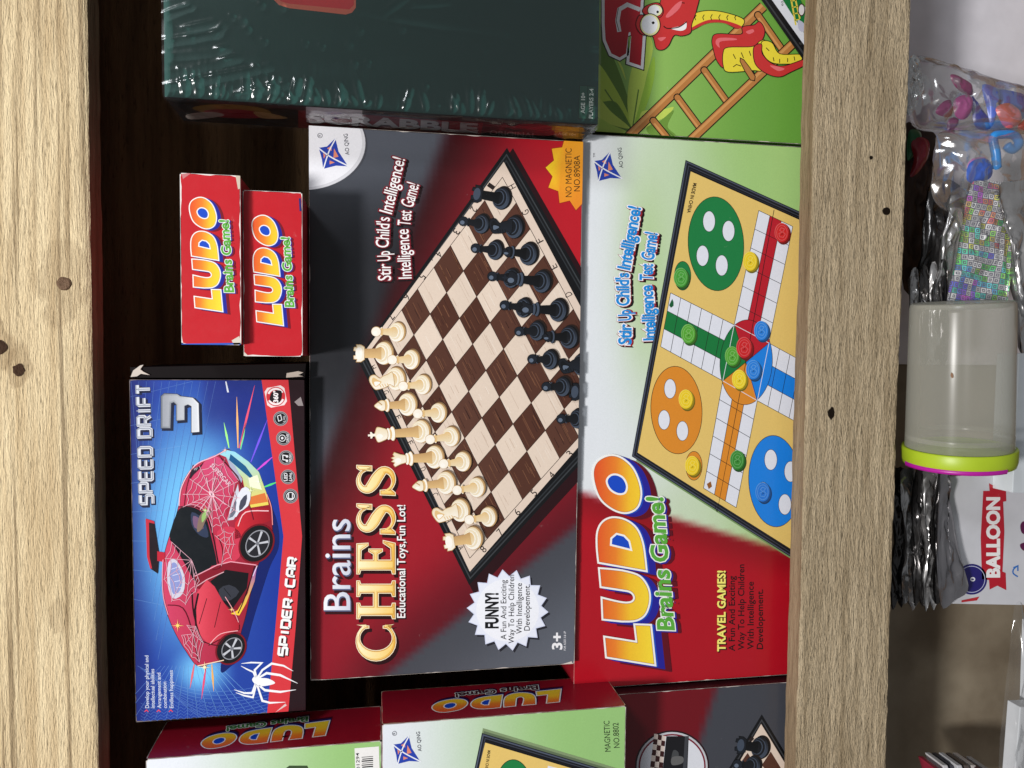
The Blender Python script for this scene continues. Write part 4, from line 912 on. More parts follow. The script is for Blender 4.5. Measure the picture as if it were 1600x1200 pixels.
# lamp cluster at the nose
A.poly(C2([(700, 612), (760, 625), (850, 690), (920, 760), (970, 900), (985, 980), (860, 1000), (830, 900), (810, 800), (700, 660), (650, 640)]), lambda u, v: mixc((150, 220, 244), (236, 214, 90), (v - 705) / 75)); A.poly(C2([(730, 640), (830, 720), (880, 790), (860, 800), (720, 680)]), (26, 90, 140)); A.k -= 1
A.poly(C2([(850, 800), (910, 780), (940, 880), (860, 860)]), (240, 246, 214)); A.k -= 1; A.poly(C2([(850, 930), (960, 900), (980, 960), (860, 980)]), (222, 120, 60)); A.k -= 1; A.poly(C2([(700, 660), (760, 720), (810, 810), (800, 840), (740, 760)]), (170, 176, 200)); A.k -= 1
A.poly(C2([(780, 840), (800, 1000), (750, 1080), (708, 1085), (740, 960)]), (206, 210, 222)); A.up(); A.poly(C2([(760, 940), (785, 1000), (745, 1060), (720, 1070)]), (110, 112, 130)); A.ribbon(C2([(650, 645), (780, 790), (830, 970)]), 1.2, (60, 20, 40))
# glass
GL = [(283, 793), (304, 793), (321, 807), (330, 838), (339, 881), (331, 884), (307, 908), (297, 895), (286, 873), (266, 842), (268, 825), (275, 805)]
A.blob(GL, (14, 20, 26), 3); A.blob([(300, 800), (318, 812), (326, 838), (312, 836), (300, 820)], (48, 58, 84), 3); A.blob([(302, 806), (314, 812), (318, 826), (304, 824)], (120, 90, 120), 3)
A.poly(C3([(430, 300), (560, 235), (640, 215), (790, 235), (770, 300), (700, 480), (640, 520), (520, 400), (440, 370)]), (132, 20, 40)); A.ribbon(C3([(430, 300), (560, 235), (640, 215), (790, 235)]), 1.6, (236, 160, 176)); A.poly(C3([(520, 330), (610, 262), (745, 282), (735, 370), (645, 500), (585, 440)]), (14, 14, 20)); A.blob(C3([(570, 380), (630, 350), (690, 390), (640, 440), (590, 440)]), (52, 54, 64), 2); A.ribbon(C3([(600, 370), (640, 420)]), 1.2, (20, 20, 24))
A.poly(C3([(500, 320), (545, 360), (590, 440), (690, 580), (690, 610), (510, 700), (440, 620), (440, 400)]), lambda u, v: mixc((226, 78, 96), (176, 30, 48), (u - 305) / 70)); A.ribbon(C3([(690, 585), (690, 612), (510, 705)]), 1.4, (90, 10, 22)); A.ribbon(C3([(545, 600), (580, 450)]), 1.1, (70, 10, 20)); A.k -= 1; A.ribbon(C3([(455, 580), (500, 430)]), 1.1, (70, 10, 20)); A.k -= 1; A.ribbon(C3([(440, 360), (500, 320), (600, 275)]), 1.4, (220, 170, 180)); A.k -= 1; A.ribbon(C3([(440, 620), (430, 500), (450, 400)]), 3, (20, 12, 18))
A.poly(C3([(640, 520), (680, 500), (740, 400), (770, 280), (795, 235), (780, 330), (730, 460), (690, 530)]), lambda u, v: mixc((150, 80, 190), (248, 206, 60), (v - 885) / 60)); A.ribbon(C3([(770, 300), (795, 238)]), 1.2, (232, 220, 240))
A.blob(C3([(275, 220), (320, 205), (370, 300), (360, 400), (300, 430), (270, 340)]), (206, 204, 220), 3); A.blob(C3([(290, 235), (320, 225), (355, 305), (345, 380), (305, 405), (285, 335)]), (140, 150, 206), 3)
for i in range(4): A.ribbon(C3([(290 + i * 10, 260 + i * 36), (335 + i * 6, 245 + i * 40)]), .8, (222, 226, 244)); A.k -= 1
A.up()
# wheels
for c, a, b, rot in (((401, 849), 30, 24, 122), ((361, 1013), 25, 20, 128)):
    k = A.k; A.oval(c, a + 2.5, b + 2.5, (120, 14, 30), rot); A.oval(c, a, b, (18, 18, 22), rot); A.oval((c[0] + 1.5, c[1]), a * .76, b * .72, (150, 152, 160), rot); A.oval((c[0] + 1.5, c[1]), a * .70, b * .66, (34, 34, 40), rot)
    for i in range(5):
        t = radians(i * 72 + 20); r = radians(rot); x, y = a * .68 * cos(t), b * .64 * sin(t); A.ribbon([(c[0] + 1.5, c[1]), (c[0] + 1.5 + x * cos(r) - y * sin(r), c[1] + x * sin(r) + y * cos(r))], [2.2, 3.6], (196, 198, 206)); A.k -= 1
    A.up(); A.oval((c[0] + 1.5, c[1]), 3, 3, (120, 122, 130)); A.k = k
A.up(8)
# spoiler
A.poly([(228, 810), (241, 814), (249, 865), (247, 896), (235, 888), (230, 870)], (30, 18, 26)); A.poly([(228, 810), (241, 814), (242, 818), (233, 816), (234, 870), (238, 888), (235, 888), (230, 870)], (196, 44, 62)); A.poly([(246, 861), (258, 863), (258, 878), (246, 876)], (190, 34, 56))
# panel gaps, gloss and rims of light
for P, w_, c in (([(353, 703), (335, 713), (309, 724), (294, 741), (283, 764), (280, 790)], 1.6, (248, 190, 204)), ([(255, 874), (254, 905), (256, 934), (263, 960)], 1.4, (240, 150, 170)), ([(309, 1040), (332, 1035), (350, 1031)], 1.5, (250, 220, 190)), ([(426, 820), (424, 792), (417, 772)], 1.3, (240, 150, 150)), ([(372, 822), (384, 800), (420, 798)], 1.6, (252, 200, 206)),
                 ([(280, 792), (304, 791), (323, 806), (333, 838), (341, 880)], 1.5, (40, 8, 20)), ([(266, 842), (286, 874), (298, 896), (308, 909)], 1.4, (40, 8, 20)), ([(341, 838), (348, 860), (345, 885), (332, 890)], 1.2, (96, 12, 30)), ([(312, 1000), (340, 1008), (352, 994)], 1.3, (70, 8, 22)), ([(262, 945), (286, 950), (300, 985), (310, 1035)], 1.3, (96, 12, 30)), ([(300, 925), (303, 960), (316, 1004)], 1.8, (40, 6, 16)), ([(372, 985), (345, 990), (328, 1006)], 1.2, (246, 180, 186)), ([(352, 932), (366, 955), (373, 972)], 1.1, (244, 170, 178)), ([(345, 716), (374, 750), (390, 790), (396, 812)], 1.2, (120, 20, 44)), ([(302, 726), (292, 760), (288, 790)], 1.1, (120, 20, 44)), ([(398, 884), (392, 905), (380, 940), (372, 958)], 1.4, (30, 8, 16))):
    A.ribbon(crm(P, 4, False), w_, c); A.k -= 1
A.up()
A.blob([(300, 734), (312, 728), (318, 722), (312, 732), (302, 742), (297, 748)], (40, 30, 44), 3); A.k -= 1; A.blob([(303, 733), (309, 730), (306, 736)], (226, 226, 236), 3); A.k -= 1
A.blob([(312, 806), (324, 796), (330, 800), (322, 812), (316, 826), (308, 830)], (132, 110, 96), 3); A.k -= 1; A.up(); A.blob([(316, 804), (323, 799), (322, 808), (316, 816)], (150, 190, 110), 3); A.k -= 1
A.blob([(372, 772), (384, 760), (392, 770), (388, 790), (374, 800), (368, 808)], (228, 230, 240), 2); A.up(); A.blob([(376, 782), (386, 772), (384, 788), (374, 798)], (70, 72, 90), 2); A.up()
# web over the bonnet: spokes from the emblem and sagging rings
wb = lambda P, w=.7: (A.ribbon(P, w, (230, 176, 192)), setattr(A, 'k', A.k - 1))
def web(c, rim, rings, w=.8):
    n = len(rim)
    for q in rim: wb([c, q], w)
    for f in rings:
        for i in range(n - 1):
            a, b = rim[i], rim[i + 1]; A1 = (c[0] + (a[0] - c[0]) * f, c[1] + (a[1] - c[1]) * f); B1 = (c[0] + (b[0] - c[0]) * f, c[1] + (b[1] - c[1]) * f); M1 = ((A1[0] + B1[0]) / 2 * .93 + c[0] * .07, (A1[1] + B1[1]) / 2 * .93 + c[1] * .07)
            wb([A1, M1, B1], w)
web((331, 772), [(352, 716), (336, 716), (312, 728), (297, 748), (286, 772), (286, 792), (304, 792), (322, 806), (332, 832), (348, 830), (358, 822), (372, 800), (376, 778), (372, 752), (352, 716)], (.45, .66, .86))
web((300, 875), [(268, 846), (258, 872), (256, 905), (268, 940), (290, 945), (306, 925), (312, 908)], (.55, .8, .97), .7)
web((302, 990), [(292, 976), (306, 978), (318, 1004), (312, 1034), (300, 1026), (288, 1008), (284, 992)], (.5, .8, 1.0), .7)
web((352, 850), [(336, 836), (350, 826), (366, 830), (368, 850), (362, 874), (346, 884)], (.5, .85), .7)
A.up(); A.oval((331, 772), 7.5, 4.6, (214, 52, 88), 50); A.oval((331, 772), 5.8, 3.2, (244, 224, 230), 50)
for sg in (-1, 1):
    for j, (ax_, ay_, bx_, by_) in enumerate(((-8, 10, -18, 24), (-2, 14, -6, 28), (6, 13, 8, 26), (12, 8, 22, 16))): wb([(331, 772), (331 + ax_ * sg, 772 + ay_ * sg), (331 + bx_ * sg, 772 + by_ * sg)], 1.5)
A.up(); A.text('SUPERCAR', (328, 728), (357, 760), 7, (236, 196, 210), .012); A.up()
for c, r, cc in (((278, 977), 10, (255, 222, 120)), ((320, 1042), 10, (255, 240, 190)), ((321, 797), 7, (200, 240, 160)), ((352, 703), 6, (255, 210, 200)), ((392, 766), 7, (240, 250, 200)), ((404, 752), 5, (255, 255, 240)), ((362, 952), 6, (255, 214, 140))):
    A.poly([(c[0] + r * q * cos(t), c[1] + r * q * sin(t)) for t, q in [(pi * i / 8, (1, .16, .5, .16)[i % 4]) for i in range(16)]], cc); A.k -= 1
A.up()
A.build('car_picture', 'print_gloss')
A = Art(SF, 9)
A.poly(C3(crm([(765, 905), (790, 880), (810, 895), (860, 900), (900, 925), (860, 940), (810, 945), (785, 935)], 4)), (244, 246, 250)); A.k -= 1
for P, w in (([(790, 890), (780, 850), (822, 808), (760, 806), (702, 812)], (8, 10, 9, 8, 2)), ([(785, 895), (772, 862), (735, 845), (700, 826)], (7, 8, 7, 2)), ([(800, 890), (825, 850), (880, 812), (950, 825), (1005, 856)], (9, 10, 11, 9, 2)), ([(808, 893), (850, 868), (930, 880), (1032, 928)], (9, 12, 12, 2)), ([(785, 930), (765, 985), (720, 985), (660, 965)], (9, 10, 9, 2)), ([(790, 935), (770, 1010), (720, 1000), (670, 982)], (7, 9, 8, 2)), ([(805, 940), (840, 968), (930, 978), (1022, 965)], (9, 12, 11, 2)), ([(795, 938), (825, 1030), (870, 1042), (960, 1038)], (9, 11, 10, 2))):
    A.ribbon(C3(P), [x / 3.75 * 1.15 for x in w], (244, 246, 250)); A.k -= 1
A.build('spider_emblem', 'print_gloss')
# crushed flaps along the far end of the box and scuffs
vs = []
for P, c in (([(352, 596), (354, 596), (358, 613), (355, 613)], (220, 226, 240)), ([(460, 628), (470, 620), (474, 634), (466, 634)], (150, 140, 140)), ([(430, 1113), (446, 1099), (448, 1102)], (222, 200, 200))):
    A = Art(SF, 12); A.poly(P, c); A.build('scuff_mark', 'print_gloss')
def flap(name, pts, y, d, col):
    P0 = [at(u, v, y) for u, v in pts]; P1 = [p + Vector((0, d, 0)) for p in P0]; n = len(pts)
    return mesh_obj(name, P0 + P1, [list(range(n)), list(range(2 * n - 1, n - 1, -1))] + [[i, (i + 1) % n, n + (i + 1) % n, n + i] for i in range(n)], plain('flap_%d' % col[0], col, .7, 0, .15), sp)
flap('end_flap', [(206, 590), (203, 574), (478, 568), (476, 591)], .0135, .075, (12, 5, 7))
flap('torn_flap', [(204, 589), (208, 579), (219, 571), (224, 570), (219, 577), (224, 581), (234, 586), (220, 584), (214, 588)], .0125, .0012, (206, 196, 186))
flap('torn_flap', [(447, 590), (448, 583), (466, 580), (474, 582), (466, 586), (474, 588)], .0125, .0012, (196, 184, 172))

# ------------------------------------------------------------------ word game box in shrink wrap
sw, sh, st_ = .20, .2550, .046
scr, WF = game_box('game_box', 'big dark green word game box in shiny shrink wrap, upper right', .1400, .1400 + sw, -.1378, -.1378 + sh, -.010, st_, (24, 26, 26))
A = Art(WF); A.field(lambda u, v: mixc((32, 78, 72), (24, 62, 58), sstep(300, 900, u)), 30, 30); A.build('front_artwork')
A = Art(WF, 2); tile = [(428, -30), (556, -30), (556, 12), (550, 20), (540, 23), (452, 13), (436, 8), (428, 0)]
A.poly(tile, (226, 120, 96)); A.poly([(434, -30), (553, -30), (553, 8), (546, 15), (452, 6), (438, 2)], (222, 66, 70)); A.build('tile_picture')
A = Art(WF, 2); A.poly([(905, 133), (930, 135), (930, 188), (903, 186)], (18, 40, 36)); A.poly([(906, 134), (929, 136), (929, 187), (904, 185)], (40, 84, 70)); A.ribbon([(918, 134), (917, 187)], .8, (20, 44, 40))
A.text('AGE 10+', (913.5, 177), (914, 145), 6, (224, 232, 226), .02); A.text('PLAYERS 2-4', (926, 185), (927, 139), 6, (224, 232, 226), .02); A.build('players_lettering')
WS = Face(scr, (-sw / 2, 0, 0), (0, 1, 0), (0, 0, 1), 0, st_, 0, sh)
A = Art(WS); A.field(lambda u, v: (26, 24, 26), 8, 30); A.build('side_artwork')
A = Art(WS, 2); A.poly([(466, 172), (478, 172), (755, 192), (750, 216), (466, 200)], (132, 18, 34)); A.poly([(478, 160), (566, 166), (566, 185), (478, 184)], (206, 196, 204))
A.text('SCRABBLE', (481, 191), (744, 207), 13.5, (60, 20, 26), .05, 0, 1, 1, 1); A.text('SCRABBLE', (481, 190.5), (744, 206.5), 13.5, lambda u, v: mixc((236, 232, 234), (170, 166, 168), (u - 480) / 260), .04)
A.text('ORIGINAL', (765, 210), (838, 214.5), 7, (150, 146, 142), .01); A.poly([(868, 196), (905, 198), (903, 216), (866, 214)], (150, 104, 48)); A.text('AGE 10+', (872, 210), (900, 212), 4, (230, 220, 200), .01)
A.blob([(300, 168), (340, 162), (400, 166), (424, 176), (400, 182), (340, 180)], (150, 120, 50), 4); A.blob([(320, 172), (370, 170), (420, 178), (400, 184), (340, 182)], (150, 30, 50), 4); A.blob([(292, 178), (330, 174), (350, 180), (300, 186)], (180, 172, 164), 4); A.blob([(396, 174), (420, 176), (450, 184), (410, 184)], (190, 164, 110), 4); A.build('side_lettering')
# shrink wrap: one skin drawn tight over front and side, puckered at the edges
segs = []
for (a, b, hgt, wdt) in (((251, 138), (422, 105), .9, 1.6), ((365, 150), (446, 132), .9, 1.6), ((250, 68), (345, 52), .7, 1.2), ((287, 47), (337, 36), .7, 1.2), ((338, 80), (356, 76), .8, 1.2), ((345, 96), (373, 90), .8, 1.2), ((250, 28), (300, 8), .6, 1.2), ((250, 10), (290, 2), .6, 1.0), ((252, 90), (330, 84), .4, 1.6), ((252, 118), (400, 92), .4, 2.5), ((262, 30), (262, 100), .4, 2.0), ((330, 60), (350, 40), .4, 1.6), ((620, 30), (800, 55), .3, 1.6), ((560, 20), (700, 45), .3, 1.4), ((700, 110), (760, 125), .3, 3), ((790, 115), (850, 150), .35, 4), ((500, 110), (600, 125), .3, 5), ((600, 20), (640, -10), .5, 1.2), ((640, 8), (700, 4), .6, 1.0)):
    pa, pb = WF.loc(a), WF.loc(b); segs.append((Vector((pa[0] + sw / 2, pa[1])), Vector((pb[0] + sw / 2, pb[1])), hgt * .001, wdt * .001))
rnd = random.Random(5)
for i in range(64):                                              # short puckers running in from the lower edge
    z = rnd.uniform(.004, sh - .008); ln = rnd.uniform(.005, .016); a = Vector((.0006, z)); b = Vector((ln, z + rnd.uniform(-.004, .006))); segs.append((a, b, rnd.uniform(.35, .75) * .001, rnd.uniform(.8, 1.3) * .001))
for i in range(60):                                              # and along the bottom fold
    x = rnd.uniform(.002, .12); segs.append((Vector((x, .0006)), Vector((x + rnd.uniform(-.002, .002), rnd.uniform(.003, .009))), rnd.uniform(.2, .45) * .001, .0006))
dots = [(Vector((rnd.uniform(.004, .12), rnd.uniform(.01, sh - .01))), rnd.uniform(.0007, .0022)) for i in range(70)]
def ridge(x, z):
    hh = 0
    for a, b, hg, wdt in segs:
        if z < min(a.y, b.y) - .006 or z > max(a.y, b.y) + .006 or x < min(a.x, b.x) - .006 or x > max(a.x, b.x) + .006: continue
        d = b - a; L = d.length; t = ((x - a.x) * d.x + (z - a.y) * d.y) / L / L; tt = min(1, max(0, t)); e2 = (x - a.x - d.x * tt) ** 2 + (z - a.y - d.y * tt) ** 2
        hh += hg * math.exp(-e2 / wdt / wdt) * (.35 + .65 * sin(pi * min(1, max(0, tt * .9 + .05))))
    for c, r in dots:
        if abs(c.x - x) < .006 and abs(c.y - z) < .006: hh += .0003 * math.exp(-((c.x - x) ** 2 + (c.y - z) ** 2) / r / r)
    hh += .00035 * noise.noise(Vector((x * 60, z * 25, 3))) + .00022 * math.exp(-x / .02) * noise.noise(Vector((x * 60, z * 420, 8)))
    return hh
V, F = [], []; cols = []
for i in range(34): cols.append(('s', st_ - .0005 - (st_ - .0005) * i / 33))      # along the side, back to front
for i in range(160): cols.append(('f', .13 * (i / 159) ** 1.1))                  # across the front
nz = 400; M = scr.matrix_world
for j in range(nz + 1):
    z = sh * j / nz
    for kind, q in cols:
        if kind == 'f': p = Vector((-sw / 2 + q, -.0034 - ridge(q, z) + .0016 * math.exp(-q / .002), z))
        else:
            sag = .0012 * noise.noise(Vector((q * 120, z * 50, 5))) + .0009 * noise.noise(Vector((q * 300, z * 160, 6))); p = Vector((-sw / 2 - .0019 - sag * .8, q, z))
        V.append(M @ p)
nc = len(cols)
for j in range(nz):
    for i in range(nc - 1): a = j * nc + i; F.append([a, a + 1, a + nc + 1, a + nc])
mesh_obj('shrink_wrap', V, F, clear_film('shrink_wrap_film', (.98, .99, .99), .17, .02, .008, .8), scr, smooth=True)

# ------------------------------------------------------------------ snakes and ladders box
snk, NF = game_box('game_box', 'green snakes and ladders box with a red cartoon snake, beside the ludo box', .1475, .1475 + .30, -.3210, -.1385, .030, .045, (60, 110, 40))
def snk_ground(u, v):
    c = mixc((146, 188, 96), (106, 162, 64), sstep(1000, 1230, u)); return mixc(c, (150, 196, 70), .5 * sstep(980, 920, u))
A = Art(NF); A.field(snk_ground, 40, 40); A.edges(seed=31, thr=.05); A.build('front_artwork')
N4 = lambda p: (880 + p[0] / 4, p[1] / 4)
A = Art(NF, 1, N4)
for P, c in (([(190, 120), (300, 330), (400, 600), (440, 830), (200, 840)], (96, 130, 48)), ([(215, 400), (330, 560), (400, 700), (430, 800), (330, 640), (215, 620)], (176, 202, 74)), ([(215, 610), (300, 700), (415, 800), (300, 780), (215, 730)], (190, 210, 88)), ([(430, 800), (400, 640), (430, 420), (520, 230), (560, 300), (520, 480), (470, 700)], (190, 214, 92)), ([(440, 810), (480, 640), (560, 360), (570, 470), (520, 660)], (150, 190, 66)), ([(215, 740), (300, 780), (400, 830), (215, 835)], (170, 200, 80)), ([(330, 360), (370, 420), (390, 500), (360, 430)], (196, 216, 96)), ([(490, 700), (600, 690), (690, 670), (640, 730), (560, 770), (480, 810)], (196, 216, 96)), ([(520, 800), (600, 760), (690, 690), (650, 790), (700, 850), (560, 850)], (112, 150, 60))): A.blob(P, c)
for P in ([(260, 560), (420, 800)], [(470, 560), (430, 820)], [(560, 750), (690, 850)]): A.ribbon(P, 8, (92, 126, 50)); A.k -= 1
A.build('leaf_picture')
A = Art(NF, 14, N4)
SP = [(258, -30), (258, 150), (264, 250), (300, 335), (352, 360), (392, 335), (402, 250), (408, 205), (418, 200), (424, 230), (412, 388), (484, 412), (500, 180), (480, 90), (486, -30)]
A.poly(inset(SP, -24), (30, 18, 20)); A.poly(inset(SP, -18), (240, 238, 240)); A.poly(SP, lambda u, v: mixc((218, 44, 58), (170, 22, 36), (v) / 100)); A.ribbon([(350, 200), (338, 130), (350, 60), (400, 30), (480, 62)], 26, (240, 238, 240)); A.ribbon([(348, 196), (330, 130), (344, 50)], 4, (60, 14, 20)); A.build('title_lettering')
# ladder
A = Art(NF, 24, N4); OK_ = (26, 18, 14); WD, WDL = (186, 124, 66), (212, 152, 90)
def bar(a, b, w):
    A.ribbon([a, b], w + 12, OK_); A.k += 0
    A.ribbon([a, b], w, WD); dx, dy = b[0] - a[0], b[1] - a[1]; l = math.hypot(dx, dy); n = (-dy / l * w * .2, dx / l * w * .2); n = n if n[0] < 0 else (-n[0], -n[1]); A.ribbon([(a[0] + n[0], a[1] + n[1]), (b[0] + n[0], b[1] + n[1])], w * .34, WDL)
bar((380, 880), (1250, 40), 52)
k = A.k
for a, b in (((1215, 95), (1365, 310)), ((1110, 370), (1195, 500)), ((880, 440), (1030, 650)), ((712, 610), (860, 810)), ((562, 755), (680, 900))):
    A.k = k; A.oval(a, 25, 25, OK_); A.k += 0; bar(a, b, 36); A.oval(a, 18, 18, WD)
bar((770, 900), (1440, 268), 48)
A.build('ladder_picture')
# snake
A = Art(NF, 44, N4); SR, SRL, SY = (202, 52, 52), (230, 110, 116), (236, 216, 62)
def part(P, c, n=5): A.poly(inset(crm(P, n), -5), OK_); A.blob(P, c, n)
part([(780, 110), (880, 72), (1000, 80), (1125, 125), (1090, 178), (1000, 140), (900, 140), (790, 190)], SY); A.blob([(800, 175), (900, 128), (1000, 128), (1110, 165), (1085, 180), (1000, 146), (900, 148), (800, 192)], SR)
for x in (830, 880, 930, 980, 1030, 1080): A.ribbon([(x, 90 + abs(x - 940) * .06), (x - 10, 110), (x - 4, 128)], 5, OK_); A.k -= 1
part([(930, 250), (960, 215), (1110, 218), (1120, 172), (1190, 160), (1225, 140), (1255, 190), (1240, 250), (1190, 290), (1110, 300), (1010, 310), (1000, 420), (960, 380), (938, 310)], SR)
part([(1000, 330), (1030, 300), (1180, 295), (1230, 260), (1260, 270), (1250, 430), (1180, 440), (1030, 450), (1000, 410)], SY); part([(1240, 265), (1300, 270), (1350, 340), (1480, 345), (1470, 390), (1380, 400), (1300, 390), (1250, 340)], SY)
part([(1190, 300), (1235, 280), (1240, 340), (1300, 400), (1380, 415), (1520, 370), (1520, 400), (1420, 450), (1350, 480), (1270, 460), (1200, 400)], SR)
for P in ([(1060, 340), (1075, 370)], [(1110, 330), (1125, 365)], [(1160, 320), (1170, 350)], [(1060, 420), (1080, 405), (1110, 415)], [(1265, 300), (1285, 320)], [(1310, 360), (1315, 385)], [(1350, 370), (1350, 395)], [(1400, 365), (1400, 390)], [(1440, 355), (1445, 380)]): A.ribbon(P, 5, OK_); A.k -= 1
A.up(); A.blob([(950, 270), (970, 240), (1060, 240), (1080, 252), (980, 262), (975, 300)], SRL); A.k -= 1; A.blob([(1140, 200), (1180, 185), (1190, 200), (1160, 215)], SRL); A.k -= 1; A.blob([(1290, 410), (1380, 430), (1340, 445)], SRL); A.up()
part([(1105, 385), (1125, 378), (1195, 480), (1170, 500)], WD, 2)
part([(475, 100), (520, 110), (560, 150), (600, 40), (640, -30), (830, -30), (830, 60), (800, 150), (792, 205), (740, 225), (690, 222), (655, 285), (618, 312), (580, 300), (556, 225), (490, 215), (455, 160)], SR)
part([(495, 75), (520, 40), (590, 22), (622, 70), (600, 110), (540, 105)], SR); A.oval((572, 68), 49, 40, OK_); A.oval((572, 68), 44, 36, (240, 238, 190)); A.oval((566, 66), 34, 30, (242, 242, 246)); A.oval((588, 77), 8, 8, OK_)
A.oval((541, 158), 66, 72, OK_); A.oval((541, 158), 60, 67, (238, 234, 170)); A.oval((538, 156), 50, 58, (242, 242, 246)); A.oval((560, 145), 9, 9, OK_)
A.blob([(670, 180), (730, 165), (765, 140), (765, 180), (730, 195)], (244, 242, 242)); A.ribbon(crm([(625, 165), (650, 180), (720, 172), (770, 138)], 4, False), 6, OK_); A.blob([(640, 100), (700, 30), (740, 10), (720, 60), (660, 110)], SRL); A.blob([(590, 240), (640, 235), (610, 260)], SRL); A.ribbon([(738, 20), (756, 22)], 5, OK_); A.build('snake_picture')
A = Art(NF, 90, N4)
A.poly([(1205, -40), (1420, -40), (1520, 60), (1520, 410), (1480, 355)], (26, 28, 30)); A.poly([(1225, -40), (1420, -40), (1520, 60), (1520, 380)], (60, 62, 66)); A.poly([(1236, -40), (1420, -40), (1520, 60), (1520, 360)], (22, 22, 26)); A.poly([(1270, -40), (1420, -40), (1520, 60), (1520, 310)], (222, 224, 232)); A.poly([(1340, -40), (1460, -40), (1520, 100), (1520, 240)], (26, 116, 58))
for P in ([(1415, -30), (1450, 160)], [(1440, -30), (1475, 120)]): A.ribbon(P, 10, (226, 206, 80)); A.k -= 1
for y in (10, 50, 90, 130): A.ribbon([(1420 + y * .18, y), (1450 + y * .18, y - 6)], 7, (226, 206, 80)); A.k -= 1
A.up(); A.oval((1485, 65), 22, 40, (60, 20, 30)); A.oval((1485, 65), 17, 33, (226, 220, 220)); A.blob([(1462, 130), (1500, 150), (1500, 200), (1470, 190)], (190, 190, 210)); A.text('60', (1372, 40), (1372, 10), 14, (14, 60, 30)); A.build('board_picture')

# ------------------------------------------------------------------ things in the lower compartment
def pillow(name, pts, y, thick, mat, parent=None, amp=.003, scale=40, rings=14, n=5, seed=0, back=True, per=6, smooth=True, lean=0.0, sx=.5):
    """soft packet grown from its outline: bulged, creased front and a flatter back"""
    O = crm(pts, n); N = len(O); cu = sum(p[0] for p in O) / N; cv = sum(p[1] for p in O) / N
    V, F = [], []
    for side in ((-1, 1) if back else (-1,)):
        b0 = len(V)
        for k in range(rings, 0, -1):
            q = k / rings
            for i, p in enumerate(O):
                P = at(cu + (p[0] - cu) * q, cv + (p[1] - cv) * q, y)
                cr = noise.noise(Vector((P.x * scale * sx, P.z * scale, seed))) + 1.3 * abs(noise.noise(Vector((P.x * scale * 1.6 * sx + P.z * 14, P.z * scale * 1.9 - P.x * 12, seed + 7)))) + .9 * abs(noise.noise(Vector((P.x * scale * 2.2 + P.z * scale, P.z * scale * 2.2 - P.x * scale, seed + 3))))
                dep = thick * (1 - q ** 3) * (1 if side < 0 else .6)
                P.y += side * dep + amp * cr * (1 if side < 0 else .4) * (1 if k < rings else .35) + lean * (p[0] - cu) * q; V.append(P)
        P = at(cu, cv, y); P.y += side * thick * (1 if side < 0 else .6); V.append(P); c = len(V) - 1
        for k in range(rings - 1):
            for i in range(N): a = b0 + k * N + i; b = b0 + k * N + (i + 1) % N; F.append([a, b, b + N, a + N])
        for i in range(N): F.append([b0 + (rings - 1) * N + i, b0 + (rings - 1) * N + (i + 1) % N, c])
    return mesh_obj(name, V, F, mat, parent, smooth=smooth)
